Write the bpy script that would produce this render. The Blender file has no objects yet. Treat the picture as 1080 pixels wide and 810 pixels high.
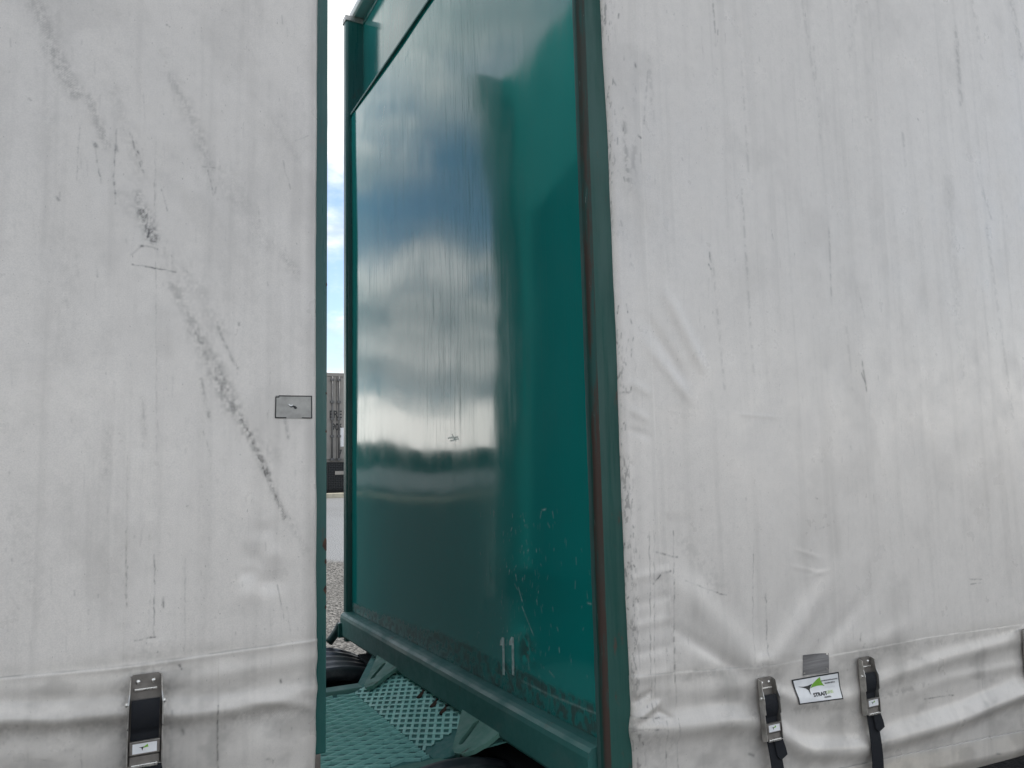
import bpy, bmesh, math, random
import numpy as np
from mathutils import Vector, Matrix

# ------------------------------------------------------------------ camera, sky, sun, exposure
sc = bpy.context.scene
COL = sc.collection
FPX = 830.0
YAW, PIT, ROL = math.radians(27.5), math.radians(6.3), math.radians(1.34)
EYE = np.array([0.0, 0.0, 1.80])
cf = np.array([math.sin(YAW) * math.cos(PIT), math.cos(YAW) * math.cos(PIT), math.sin(PIT)])
cr0 = np.array([math.cos(YAW), -math.sin(YAW), 0.0])
cu0 = np.cross(cr0, cf)
cr = math.cos(ROL) * cr0 - math.sin(ROL) * cu0
cu = math.sin(ROL) * cr0 + math.cos(ROL) * cu0
cam_d = bpy.data.cameras.new('camera')
cam = bpy.data.objects.new('camera', cam_d)
COL.objects.link(cam)
cam.matrix_world = Matrix(((cr[0], cu[0], -cf[0], EYE[0]), (cr[1], cu[1], -cf[1], EYE[1]),
                           (cr[2], cu[2], -cf[2], EYE[2]), (0, 0, 0, 1)))
cam_d.sensor_fit = 'HORIZONTAL'
cam_d.sensor_width = 36.0
cam_d.lens = 36.0 * FPX / 1080.0
cam_d.clip_start = 0.02
cam_d.clip_end = 3000.0
sc.camera = cam

SUN_AZ, SUN_EL = math.radians(72), math.radians(50)
world = bpy.data.worlds.new('World')
sc.world = world
world.use_nodes = True
wn, wl = world.node_tree.nodes, world.node_tree.links
wn.clear()
w_out = wn.new('ShaderNodeOutputWorld')
w_bg = wn.new('ShaderNodeBackground')
w_bg.inputs['Strength'].default_value = 0.12
w_sky = wn.new('ShaderNodeTexSky')
w_sky.sky_type = 'NISHITA'
w_sky.sun_disc = False
w_sky.sun_elevation = SUN_EL
w_sky.sun_rotation = SUN_AZ
w_sky.air_density = 1.0
w_sky.dust_density = 0.6
w_tc = wn.new('ShaderNodeTexCoord')
w_sep = wn.new('ShaderNodeSeparateXYZ')
wl.new(w_tc.outputs['Generated'], w_sep.inputs[0])


def wmath(op, a, b=None, clamp=False):
    n = wn.new('ShaderNodeMath')
    n.operation = op
    n.use_clamp = clamp
    for i, v in enumerate((a, b)):
        if v is None:
            continue
        if isinstance(v, (int, float)):
            n.inputs[i].default_value = v
        else:
            wl.new(v, n.inputs[i])
    return n.outputs[0]


w_z = wmath('ADD', wmath('MAXIMUM', w_sep.outputs['Z'], 0.0), 0.26)
w_px = wmath('DIVIDE', w_sep.outputs['X'], w_z)
w_py = wmath('DIVIDE', w_sep.outputs['Y'], w_z)
w_cmb = wn.new('ShaderNodeCombineXYZ')
wl.new(w_px, w_cmb.inputs[0])
wl.new(w_py, w_cmb.inputs[1])
w_cmb.inputs[2].default_value = 3.7


def wnoise(scale, detail, rough, off):
    m = wn.new('ShaderNodeMapping')
    m.inputs['Location'].default_value = off
    wl.new(w_cmb.outputs[0], m.inputs['Vector'])
    n = wn.new('ShaderNodeTexNoise')
    n.inputs['Scale'].default_value = scale
    n.inputs['Detail'].default_value = detail
    n.inputs['Roughness'].default_value = rough
    wl.new(m.outputs[0], n.inputs['Vector'])
    return n.outputs['Fac']


def wramp(v, lo, hi):
    n = wn.new('ShaderNodeMapRange')
    n.interpolation_type = 'SMOOTHSTEP'
    n.inputs['From Min'].default_value = lo
    n.inputs['From Max'].default_value = hi
    wl.new(v, n.inputs['Value'])
    return n.outputs['Result']


OFFA, OFFB = (24.9, 24.2, 0.0), (24.0, 5.8, 0.0)
w_cov = wramp(wnoise(1.5, 7.0, 0.60, OFFA), 0.38, 0.56)
w_shade = wramp(wnoise(2.4, 7.0, 0.60, OFFB), 0.36, 0.70)
# pale low sky: towards the horizon the clouds crowd together and whiten, all the way round
w_hz = wn.new('ShaderNodeMapRange')
w_hz.interpolation_type = 'SMOOTHSTEP'
for _k, _v in zip(('From Min', 'From Max', 'To Min', 'To Max'), (0.085, 0.15, 1.0, 0.0)):
    w_hz.inputs[_k].default_value = _v
wl.new(wmath('ADD', w_sep.outputs['Z'], wmath('MULTIPLY', wmath('SUBTRACT', w_shade, 0.5), -0.07)), w_hz.inputs['Value'])
w_cov = wmath('MAXIMUM', w_cov, w_hz.outputs['Result'])
w_shade = wmath('MAXIMUM', wmath('MULTIPLY', w_shade, 0.56), wmath('MULTIPLY', w_hz.outputs['Result'], 0.95))
w_cc = wn.new('ShaderNodeMix')
w_cc.data_type = 'RGBA'
w_cc.inputs['A'].default_value = (3.4, 3.75, 4.1, 1)
w_cc.inputs['B'].default_value = (15.5, 15.0, 14.2, 1)
wl.new(w_shade, w_cc.inputs['Factor'])
w_mix = wn.new('ShaderNodeMix')
w_mix.data_type = 'RGBA'
wl.new(w_cov, w_mix.inputs['Factor'])
wl.new(w_sky.outputs[0], w_mix.inputs['A'])
wl.new(w_cc.outputs['Result'], w_mix.inputs['B'])
wl.new(w_mix.outputs['Result'], w_bg.inputs['Color'])
wl.new(w_bg.outputs[0], w_out.inputs['Surface'])

sun_d = bpy.data.lights.new('sun', 'SUN')
sun_d.energy = 3.0
sun_d.angle = math.radians(1.0)
sun_d.color = (1.0, 0.96, 0.9)
sun = bpy.data.objects.new('sun', sun_d)
COL.objects.link(sun)
_sd = Vector((math.sin(SUN_AZ) * math.cos(SUN_EL), math.cos(SUN_AZ) * math.cos(SUN_EL), math.sin(SUN_EL)))
sun.rotation_euler = _sd.to_track_quat('Z', 'Y').to_euler()

sc.cycles.max_bounces = 8
sc.cycles.diffuse_bounces = 4
sc.cycles.glossy_bounces = 4
sc.cycles.caustics_reflective = False
sc.cycles.caustics_refractive = False
sc.view_settings.view_transform = 'Standard'
sc.view_settings.look = 'None'
sc.view_settings.exposure = 0.76
sc.view_settings.gamma = 1.0
sc.view_settings.use_curve_mapping = False

# ------------------------------------------------------------------ helpers
rng = random.Random(5)
DY = 1.74          # plane of the near curtains
XB = 1.195         # plane of the green bulkhead


def ray(px, py):
    return cf + cr * (px - 540) / FPX - cu * (py - 405) / FPX


def on_curtain(px, py, Y=DY):
    d = ray(px, py)
    t = Y / d[1]
    return d[0] * t, EYE[2] + d[2] * t


def on_front(px, py, X=XB):
    d = ray(px, py)
    t = X / d[0]
    return d[1] * t, EYE[2] + d[2] * t


def vnoise(xs, zs, fx, fz, seed):
    """value noise on a separable grid: rows zs, columns xs; result 0..1"""
    r = np.random.RandomState(seed)
    u, v = (xs - xs.min()) * fx, (zs - zs.min()) * fz
    nu, nv = int(u.max()) + 3, int(v.max()) + 3
    lat = r.rand(nv, nu)
    ui, vi = u.astype(int), v.astype(int)
    uf, vf = u - ui, v - vi
    uf, vf = uf * uf * (3 - 2 * uf), vf * vf * (3 - 2 * vf)
    a = lat[vi][:, ui] * (1 - uf) + lat[vi][:, ui + 1] * uf
    b = lat[vi + 1][:, ui] * (1 - uf) + lat[vi + 1][:, ui + 1] * uf
    return a * (1 - vf)[:, None] + b * vf[:, None]


def fbm(xs, zs, fx, fz, seed, oct=4):
    out, amp, tot = 0, 1.0, 0
    for i in range(oct):
        out = out + amp * vnoise(xs, zs, fx * 2 ** i, fz * 2 ** i, seed + 31 * i)
        tot += amp
        amp *= 0.55
    return out / tot


def smooth(a, lo, hi):
    t = np.clip((a - lo) / (hi - lo), 0, 1)
    return t * t * (3 - 2 * t)


def seg_apply(arr, xs, zs, p0, p1, w, fn):
    """fn(view, across_distance_signed, along 0..1) on the window round a segment"""
    x0, x1 = min(p0[0], p1[0]) - 4 * w, max(p0[0], p1[0]) + 4 * w
    z0, z1 = min(p0[1], p1[1]) - 4 * w, max(p0[1], p1[1]) + 4 * w
    c0, c1 = np.searchsorted(xs, [x0, x1])
    r0, r1 = np.searchsorted(zs, [z0, z1])
    if c1 <= c0 or r1 <= r0:
        return
    gx, gz = np.meshgrid(xs[c0:c1], zs[r0:r1])
    dx, dz = p1[0] - p0[0], p1[1] - p0[1]
    L = math.hypot(dx, dz) + 1e-9
    t = ((gx - p0[0]) * dx + (gz - p0[1]) * dz) / L
    s = ((gx - p0[0]) * dz - (gz - p0[1]) * dx) / L
    over = np.maximum(0, np.maximum(-t, t - L))
    fn(arr[r0:r1, c0:c1], s, np.clip(t / L, 0, 1), over, slice(r0, r1), slice(c0, c1))


def ridge(disp, xs, zs, p0, p1, w, amp, taper=(0.3, 0.3)):
    def fn(v, s, t, over, rs, cs):
        k = np.minimum(1, (t + 1e-3) / max(taper[0], 1e-3)) * np.minimum(1, (1 - t + 1e-3) / max(taper[1], 1e-3))
        k = k * k * (3 - 2 * k)
        v += amp * k * np.exp(-(s / w) ** 2) * np.exp(-(over / w) ** 2)
    seg_apply(disp, xs, zs, p0, p1, w, fn)


def polyridge(disp, xs, zs, pts, w, amp):
    """ridge along a polyline x -> z with constant cross profile (in z)"""
    px = np.array([p[0] for p in pts])
    pz = np.array([p[1] for p in pts])
    am = np.array([p[2] if len(p) > 2 else 1.0 for p in pts])
    zc = np.interp(xs, px, pz)
    a = np.interp(xs, px, am)
    k = 2 * w
    zc = np.convolve(np.pad(zc, 12, mode='edge'), np.ones(25) / 25, mode='valid')
    a = np.convolve(np.pad(a, 12, mode='edge'), np.ones(25) / 25, mode='valid')
    disp += amp * a[None, :] * np.exp(-((zs[:, None] - zc[None, :]) / w) ** 2)


def mark(dirt, xs, zs, p0, p1, w, s, rough=0.5, noise=None, soft=1.0):
    def fn(v, sd, t, over, rs, cs):
        m = np.exp(-(np.abs(sd) / w) ** (2 * soft)) * np.exp(-(over / w) ** 2)
        if noise is not None and rough > 0:
            m = m * np.clip((1 - rough) + rough * smooth(noise[rs, cs], 0.42, 0.62) * 1.6, 0, 1.3)
        np.maximum(v, s * m, out=v)
    seg_apply(dirt, xs, zs, p0, p1, w, fn)


def scratch(arr, xs, zs, conv, x0, y0, x1, y1, w, s, noise, seed):
    r = random.Random(seed)
    n = max(1, int(math.hypot(x1 - x0, y1 - y0) / 5))
    pts = []
    for i in range(n + 1):
        t = i / n
        j = 0.0 if n == 1 else 0.7
        pts.append((x0 + (x1 - x0) * t + r.uniform(-j, j), y0 + (y1 - y0) * t + r.uniform(-j, j)))
    for a, b in zip(pts[:-1], pts[1:]):
        mark(arr, xs, zs, conv(*a), conv(*b), w * r.uniform(.75, 1.15), s * r.choice((.5, .7, .9, 1.0)), .6, noise)


def grid_obj(name, P, colr, mat, parent, flip=False):
    R, C = P.shape[:2]
    me = bpy.data.meshes.new(name)
    me.vertices.add(R * C)
    me.vertices.foreach_set('co', P.reshape(-1).astype(np.float32))
    idx = np.arange(R * C).reshape(R, C)
    q = [idx[:-1, :-1], idx[:-1, 1:], idx[1:, 1:], idx[1:, :-1]]
    if flip:
        q = q[::-1]
    q = np.stack(q, -1).reshape(-1, 4)
    n = len(q)
    me.loops.add(n * 4)
    me.loops.foreach_set('vertex_index', q.reshape(-1).astype(np.int32))
    me.polygons.add(n)
    me.polygons.foreach_set('loop_start', (np.arange(n) * 4).astype(np.int32))
    me.polygons.foreach_set('loop_total', np.full(n, 4, np.int32))
    me.polygons.foreach_set('use_smooth', np.ones(n, bool))
    if colr is not None:
        at = me.attributes.new('paint', 'FLOAT_COLOR', 'POINT')
        ca = np.ones((R * C, 4), np.float32)
        ca[:, :colr.shape[-1]] = colr.reshape(R * C, -1)
        at.data.foreach_set('color', ca.reshape(-1))
    me.update(calc_edges=True)
    me.materials.append(mat)
    o = bpy.data.objects.new(name, me)
    COL.objects.link(o)
    o.parent = parent
    return o


def mesh_obj(name, verts, faces, mat, parent=None, smooth_=False, bevel=0.0, seg=2):
    me = bpy.data.meshes.new(name)
    bm = bmesh.new()
    vs = [bm.verts.new(v) for v in verts]
    for f in faces:
        try:
            bm.faces.new([vs[i] for i in f])
        except ValueError:
            pass
    bmesh.ops.recalc_face_normals(bm, faces=bm.faces)
    if bevel > 0:
        bmesh.ops.bevel(bm, geom=list(bm.edges), offset=bevel, segments=seg, affect='EDGES', profile=0.5)
    for f in bm.faces:
        f.smooth = smooth_
    bm.to_mesh(me)
    bm.free()
    me.materials.append(mat)
    o = bpy.data.objects.new(name, me)
    COL.objects.link(o)
    o.parent = parent
    return o


BOXF = [(0, 1, 3, 2), (4, 6, 7, 5), (0, 4, 5, 1), (2, 3, 7, 6), (0, 2, 6, 4), (1, 5, 7, 3)]


def box_v(x0, x1, y0, y1, z0, z1):
    return [(x, y, z) for x in (x0, x1) for y in (y0, y1) for z in (z0, z1)]


def box(name, x0, x1, y0, y1, z0, z1, mat, parent=None, bevel=0.0, seg=2):
    return mesh_obj(name, box_v(x0, x1, y0, y1, z0, z1), BOXF, mat, parent, bevel=bevel, seg=seg)


def multi_box(name, boxes, mat, parent=None):
    V, Fc = [], []
    for b in boxes:
        o = len(V)
        V += box_v(*b)
        Fc += [tuple(i + o for i in f) for f in BOXF]
    return mesh_obj(name, V, Fc, mat, parent)


def tube(name, pts, rad, mat, parent=None, n=12):
    V, Fc = [], []
    pts = [Vector(p) for p in pts]
    for i, p in enumerate(pts):
        t = (pts[min(i + 1, len(pts) - 1)] - pts[max(i - 1, 0)]).normalized()
        a = t.orthogonal().normalized()
        b = t.cross(a)
        for k in range(n):
            an = 2 * math.pi * k / n
            V.append(p + (a * math.cos(an) + b * math.sin(an)) * rad)
    for i in range(len(pts) - 1):
        for k in range(n):
            Fc.append((i * n + k, i * n + (k + 1) % n, (i + 1) * n + (k + 1) % n, (i + 1) * n + k))
    Fc.append(tuple(range(n)))
    Fc.append(tuple(range((len(pts) - 1) * n, len(pts) * n)))
    return mesh_obj(name, V, Fc, mat, parent, smooth_=True)


def plate_poly(name, outer, holes, frame, thick, mat, parent=None):
    """flat plate with holes; frame(u, v, w) -> xyz"""
    bm = bmesh.new()
    loops = []
    for lp in [outer] + holes:
        vs = [bm.verts.new((u, v, 0)) for u, v in lp]
        loops.append(vs)
        for i in range(len(vs)):
            bm.edges.new((vs[i], vs[(i + 1) % len(vs)]))
    bmesh.ops.triangle_fill(bm, use_beauty=True, use_dissolve=False, edges=list(bm.edges))
    r = bmesh.ops.extrude_face_region(bm, geom=list(bm.faces))
    for v in [e for e in r['geom'] if isinstance(e, bmesh.types.BMVert)]:
        v.co.z -= thick
    for v in bm.verts:
        v.co = frame(v.co.x, v.co.y, v.co.z)
    bmesh.ops.recalc_face_normals(bm, faces=bm.faces)
    me = bpy.data.meshes.new(name)
    bm.to_mesh(me)
    bm.free()
    me.materials.append(mat)
    o = bpy.data.objects.new(name, me)
    COL.objects.link(o)
    o.parent = parent
    return o


def text_mesh(name, body, size, mat, parent, mapf, xscale=1.0, bold=0.0, align='LEFT'):
    cu_ = bpy.data.curves.new('t', 'FONT')
    cu_.body = body
    cu_.size = size
    cu_.align_x = align
    cu_.offset = bold
    cu_.resolution_u = 3
    ob = bpy.data.objects.new('t', cu_)
    COL.objects.link(ob)
    dg = bpy.context.evaluated_depsgraph_get()
    me = bpy.data.meshes.new_from_object(ob.evaluated_get(dg))
    bpy.data.objects.remove(ob)
    for v in me.vertices:
        v.co = mapf(v.co.x * xscale, v.co.y)
    me.name = name
    me.materials.clear()
    me.materials.append(mat)
    o = bpy.data.objects.new(name, me)
    COL.objects.link(o)
    o.parent = parent
    return o


def empty(name, loc, label, cat, group=None):
    o = bpy.data.objects.new(name, None)
    COL.objects.link(o)
    o.location = loc
    o['label'] = label
    o['category'] = cat
    if group:
        o['group'] = group
    return o


def reparent_keep(root):
    """children were built in world space: compensate the root's own location"""
    inv = Matrix.Translation(-Vector(root.location))
    for c in root.children:
        c.matrix_parent_inverse = inv


# ------------------------------------------------------------------ materials
class NT:
    def __init__(s, name):
        s.m = bpy.data.materials.new(name)
        s.m.use_nodes = True
        s.n, s.l = s.m.node_tree.nodes, s.m.node_tree.links
        s.b = s.n['Principled BSDF']

    def set(s, **k):
        for a, v in k.items():
            a = a.replace('_', ' ')
            inp = s.b.inputs[a]
            if hasattr(v, 'is_linked') or isinstance(v, bpy.types.NodeSocket):
                s.l.new(v, inp)
            else:
                inp.default_value = v
        return s

    def coord(s, scale=(1, 1, 1), out='Object', loc=(0, 0, 0), rot=(0, 0, 0)):
        t = s.n.new('ShaderNodeTexCoord')
        m = s.n.new('ShaderNodeMapping')
        m.inputs['Scale'].default_value = scale
        m.inputs['Location'].default_value = loc
        m.inputs['Rotation'].default_value = rot
        s.l.new(t.outputs[out], m.inputs['Vector'])
        return m.outputs[0]

    def noise(s, vec, scale, detail=4, rough=0.55, out='Fac'):
        t = s.n.new('ShaderNodeTexNoise')
        t.inputs['Scale'].default_value = scale
        t.inputs['Detail'].default_value = detail
        t.inputs['Roughness'].default_value = rough
        s.l.new(vec, t.inputs['Vector'])
        return t.outputs[out]

    def voronoi(s, vec, scale, out='Color', feature='F1'):
        t = s.n.new('ShaderNodeTexVoronoi')
        t.feature = feature
        t.inputs['Scale'].default_value = scale
        s.l.new(vec, t.inputs['Vector'])
        return t.outputs[out]

    def mapr(s, v, a, b, c=0.0, d=1.0):
        t = s.n.new('ShaderNodeMapRange')
        t.interpolation_type = 'SMOOTHSTEP'
        for k, x in zip(('From Min', 'From Max', 'To Min', 'To Max'), (a, b, c, d)):
            t.inputs[k].default_value = x
        s.l.new(v, t.inputs['Value'])
        return t.outputs['Result']

    def math(s, op, a, b):
        t = s.n.new('ShaderNodeMath')
        t.operation = op
        for i, v in enumerate((a, b)):
            if isinstance(v, (int, float)):
                t.inputs[i].default_value = v
            else:
                s.l.new(v, t.inputs[i])
        return t.outputs[0]

    def mix(s, f, a, b, blend='MIX'):
        t = s.n.new('ShaderNodeMix')
        t.data_type = 'RGBA'
        t.blend_type = blend
        for k, v in (('Factor', f), ('A', a), ('B', b)):
            if isinstance(v, (tuple, list)):
                t.inputs[k].default_value = (*v, 1) if len(v) == 3 else v
            elif isinstance(v, (int, float)):
                t.inputs[k].default_value = v
            else:
                s.l.new(v, t.inputs[k])
        return t.outputs['Result']

    def attr(s, name):
        t = s.n.new('ShaderNodeAttribute')
        t.attribute_name = name
        return t

    def bump(s, h, strength, dist):
        t = s.n.new('ShaderNodeBump')
        t.inputs['Strength'].default_value = strength
        t.inputs['Distance'].default_value = dist
        s.l.new(h, t.inputs['Height'])
        s.l.new(t.outputs[0], s.b.inputs['Normal'])
        return s


def mat_curtain():
    t = NT('dirty white vinyl curtain')
    a = t.attr('paint')
    fine = t.noise(t.coord((1, 1, 1)), 420, 3, 0.6)
    c1 = t.mix(t.mapr(fine, 0.3, 0.7, 0.0, 0.26), a.outputs['Color'], (0.40, 0.39, 0.37))
    mott = t.noise(t.coord((1, 1, 0.7)), 70, 5, 0.7)
    c1 = t.mix(t.mapr(mott, 0.48, 0.8, 0.0, 0.19), c1, (0.36, 0.345, 0.32))
    spk = t.noise(t.coord((1, 1, 0.5)), 230, 2, 0.5)
    c1 = t.mix(t.mapr(spk, 0.70, 0.78, 0.0, 0.45), c1, (0.14, 0.135, 0.13))
    str_ = t.noise(t.coord((55, 55, 2.2)), 1.0, 5, 0.65)
    c2 = t.mix(t.mapr(str_, 0.52, 0.85, 0.0, 0.16), c1, (0.33, 0.325, 0.31))
    t.set(Base_Color=c2, Roughness=t.mapr(t.noise(t.coord((1, 1, 1)), 9, 4), 0.3, 0.7, 0.27, 0.42))
    t.b.inputs['Specular IOR Level'].default_value = 0.7
    t.bump(t.noise(t.coord((1, 1, 1)), 650, 2, 0.5), 0.18, 0.0006)
    return t.m


def mat_green(name, base=(0.005, 0.078, 0.070), rough=0.32, rust=0.5, film=0.25, attr=False, fs=(26, 26, 1.1)):
    """weathered green paint: rain-streak film, rust specks where the noise says so"""
    t = NT(name)
    col = t.attr('paint').outputs['Color'] if attr else None
    pat = t.noise(t.coord((1, 1, 1)), 3.0, 5, 0.6)
    c = t.mix(t.mapr(pat, 0.3, 0.7), tuple(x * 0.88 for x in base), tuple(x * 1.1 + 0.004 for x in base))
    if col is not None:
        c = col
    else:
        st = t.noise(t.coord(fs), 1.0, 6, 0.7)
        c = t.mix(t.mapr(st, 0.5, 0.8, 0.0, film), c, (0.14, 0.17, 0.16))
        if rust > 0:
            rs = t.noise(t.coord((14, 14, 5)), 1.0, 8, 0.72)
            c = t.mix(t.mapr(rs, 0.60, 0.70, 0.0, rust), c, (0.055, 0.035, 0.025))
    t.set(Base_Color=c, Roughness=t.mapr(t.noise(t.coord((30, 30, 2) if fs[0] > 20 else (9, 7, 9)), 1.0, 5, 0.7), 0.35, 0.75, rough * 0.8, rough * 1.5))
    t.bump(t.noise(t.coord((1, 1, 1)), 60, 4, 0.6), 0.12, 0.001)
    return t.m


def mat_panel():
    t = NT('glossy weathered green bulkhead paint')
    a = t.attr('paint')
    # vertical rain streaks: fine dull film over the gloss
    s1 = t.noise(t.coord((1, 55, 0.9)), 1.0, 7, 0.75)
    s2 = t.noise(t.coord((1, 230, 3.4)), 1.0, 4, 0.7)
    st = t.math('MAXIMUM', t.mapr(s1, 0.50, 0.70), t.mapr(s2, 0.55, 0.64))
    patch = t.mapr(t.noise(t.coord((1, 1.6, 0.9)), 1.0, 4), 0.35, 0.62, 0.35, 1.0)
    st = t.math('MULTIPLY', st, patch)
    c = t.mix(t.math('MULTIPLY', st, 0.28), a.outputs['Color'], (0.02, 0.14, 0.13))
    t.set(Base_Color=c)
    r = t.math('ADD', t.math('MULTIPLY', st, 0.11), t.mapr(t.noise(t.coord((1, 5, 3)), 1.0, 5), 0.3, 0.7, 0.06, 0.105))
    r = t.math('ADD', r, t.math('MULTIPLY', a.outputs['Alpha'], 0.55))
    t.set(Roughness=r)
    t.b.inputs['IOR'].default_value = 1.55
    t.set(Specular_IOR_Level=t.mapr(st, 0, 1, 0.92, 0.12))
    t.bump(t.noise(t.coord((1, 60, 20)), 1.0, 4, 0.6), 0.02, 0.001)
    return t.m


def mat_simple(name, col, rough=0.5, metal=0.0, var=0.15, scale=20.0, bump=0.0, spec=0.5, vs=(1, 1, 1)):
    t = NT(name)
    n = t.noise(t.coord(vs), scale, 5, 0.6)
    c = t.mix(t.mapr(n, 0.3, 0.72), tuple(x * (1 - var) for x in col), tuple(min(1, x * (1 + var)) for x in col))
    t.set(Base_Color=c, Roughness=t.mapr(n, 0.3, 0.7, rough * 0.85, min(1, rough * 1.2)))
    t.b.inputs['Metallic'].default_value = metal
    t.b.inputs['Specular IOR Level'].default_value = spec
    if bump:
        t.bump(t.noise(t.coord(vs), scale * 4, 3), 0.4, bump)
    return t.m


def mat_ground():
    t = NT('gravel running into pale asphalt')
    co = t.coord((1, 1, 1))
    v = t.voronoi(co, 42, 'Color')
    sepc = t.n.new('ShaderNodeSeparateColor')
    t.l.new(v, sepc.inputs[0])
    grav = t.mix(t.mapr(sepc.outputs[0], 0.0, 1.0), (0.04, 0.039, 0.037), (0.22, 0.213, 0.20))
    grav = t.mix(t.mapr(t.noise(co, 1.3, 5), 0.3, 0.7, 0, 0.5), grav, (0.11, 0.106, 0.10))
    asp = t.mix(t.mapr(t.noise(co, 160, 3), 0.3, 0.7), (0.17, 0.175, 0.18), (0.25, 0.255, 0.26))
    asp = t.mix(t.mapr(t.noise(co, 0.7, 5), 0.4, 0.7, 0, 0.35), asp, (0.16, 0.16, 0.16))
    sp = t.n.new('ShaderNodeSeparateXYZ')
    t.l.new(co, sp.inputs[0])
    edge = t.math('ADD', sp.outputs['Y'], t.math('MULTIPLY', t.noise(co, 0.9, 6, 0.65), 2.4))
    f = t.mapr(edge, 12.9, 13.5)
    base = t.mix(f, grav, asp)
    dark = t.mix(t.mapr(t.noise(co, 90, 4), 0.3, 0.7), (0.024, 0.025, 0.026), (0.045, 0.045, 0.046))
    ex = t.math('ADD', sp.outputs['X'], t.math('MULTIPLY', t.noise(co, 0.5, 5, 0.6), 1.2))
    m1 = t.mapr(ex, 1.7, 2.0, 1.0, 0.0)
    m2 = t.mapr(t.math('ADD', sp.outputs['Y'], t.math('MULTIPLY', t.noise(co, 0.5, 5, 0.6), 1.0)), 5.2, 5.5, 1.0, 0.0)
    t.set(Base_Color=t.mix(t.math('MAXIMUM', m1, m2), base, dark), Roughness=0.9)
    t.b.inputs['Specular IOR Level'].default_value = 0.08
    d = t.voronoi(co, 42, 'Distance')
    t.bump(d, 0.7, 0.02)
    return t.m


def mat_mudguard():
    t = NT('black plastic mudguard')
    n = t.noise(t.coord((1, 1, 1)), 14, 6, 0.65)
    t.set(Base_Color=t.mix(t.mapr(n, 0.45, 0.75), (0.016, 0.018, 0.021), (0.07, 0.07, 0.07)),
          Roughness=t.mapr(n, 0.3, 0.7, 0.32, 0.6))
    return t.m


M_CURT = mat_curtain()
M_PANEL = mat_panel()
M_GREEN = mat_green('weathered green paint')
M_GREEN_BEAM = mat_green('scuffed green beam paint', (0.03, 0.135, 0.122), 0.5, 0.85, 0.45, False, (7, 5, 9))
M_GREEN_POST = mat_green('rusty shade-darkened green post paint', (0.003, 0.060, 0.048), 0.6, 0.95, 0.06)  # base darkened to stand in for the curtain edge's shade on the near post
M_GREEN_FAR = mat_green('gloss green wall paint', (0.01, 0.15, 0.14), 0.12, 0.0, 0.3)
M_GREEN_REAR = mat_green('plain green rear paint', (0.004, 0.18, 0.165), 0.7, 0.0, 0.04)
M_TEAL = mat_green('faded teal deck paint', (0.33, 0.66, 0.58), 0.6, 0.45, 0.2)
M_TEAL_D = mat_green('dull teal deck plate', (0.075, 0.225, 0.20), 0.8, 0.7, 0.4)
M_RUST = mat_simple('brown rust', (0.055, 0.031, 0.022), 0.9, 0, 0.6, 60, 0.001)


def mat_rust_run():
    t = NT('rust bleeding through green paint')
    n = t.noise(t.coord((40, 40, 4)), 1.0, 7, 0.7)
    n2 = t.noise(t.coord((9, 9, 1.4)), 1.0, 4, 0.6)
    m = t.math('MULTIPLY', t.mapr(n, 0.36, 0.54), t.mapr(n2, 0.36, 0.56, 0.5, 1.0))
    c = t.mix(m, (0.006, 0.06, 0.052), (0.042, 0.024, 0.017))
    c = t.mix(t.mapr(t.noise(t.coord((120, 120, 14)), 1.0, 5, 0.7), 0.62, 0.72), c, (0.16, 0.19, 0.18))
    t.set(Base_Color=c, Roughness=0.75)
    t.bump(n, 0.5, 0.004)
    return t.m


M_RUSTRUN = mat_rust_run()
M_SEAL = mat_green('dull scuffed sealant', (0.03, 0.085, 0.078), 0.65, 0.8, 0.5)
M_TRIM = mat_simple('weathered pale green trim', (0.16, 0.23, 0.215), 0.55, 0, 0.3, 30)
M_STEEL = mat_simple('dull zinc steel', (0.42, 0.41, 0.39), 0.38, 0.9, 0.2, 50)
M_STEEL_D = mat_simple('grey brown steel plate', (0.22, 0.205, 0.19), 0.5, 0.75, 0.2, 40)
M_CHROME = mat_simple('bright worn steel', (0.7, 0.69, 0.66), 0.28, 0.95, 0.1, 60)
M_WEB = mat_simple('navy black webbing', (0.0095, 0.011, 0.0145), 0.75, 0, 0.3, 300, 0.0008, 0.3)
M_BLACK = mat_simple('dark underbody steel', (0.012, 0.013, 0.014), 0.7, 0, 0.4, 12)
M_RUBBER = mat_simple('tyre rubber', (0.018, 0.018, 0.018), 0.85, 0, 0.3, 25, 0.002)
M_MUD = mat_mudguard()
M_WHITE = mat_simple('white sticker vinyl', (0.72, 0.73, 0.74), 0.35, 0, 0.06, 30)
M_INK = mat_simple('black print', (0.014, 0.015, 0.016), 0.5, 0, 0.2, 40)
M_GREENINK = mat_simple('lime green print', (0.17, 0.40, 0.03), 0.45, 0, 0.12, 40)
M_PALEINK = mat_simple('faded lime print', (0.48, 0.60, 0.30), 0.45, 0, 0.12, 40)
M_GREYINK = mat_simple('faded grey print', (0.10, 0.105, 0.11), 0.5, 0, 0.3, 90)
M_TAPE = mat_simple('grey cloth tape', (0.17, 0.165, 0.165), 0.5, 0, 0.3, 6, 0.0005, 0.5, (1, 1, 30))
M_PATCH = mat_simple('grey vinyl patch', (0.36, 0.355, 0.335), 0.5, 0, 0.18, 35, 0.0004)
M_ROOF = mat_simple('white fibreglass roof', (0.7, 0.7, 0.7), 0.5, 0, 0.08, 4)
M_CONT = mat_simple('grey white reefer paint', (0.25, 0.235, 0.215), 0.55, 0, 0.14, 3)
M_CONT_D = mat_simple('grey locking bar', (0.12, 0.12, 0.12), 0.6, 0.2, 0.2, 20)
M_KERB = mat_simple('sun bleached kerb', (0.45, 0.42, 0.33), 0.85, 0, 0.15, 8)
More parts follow.
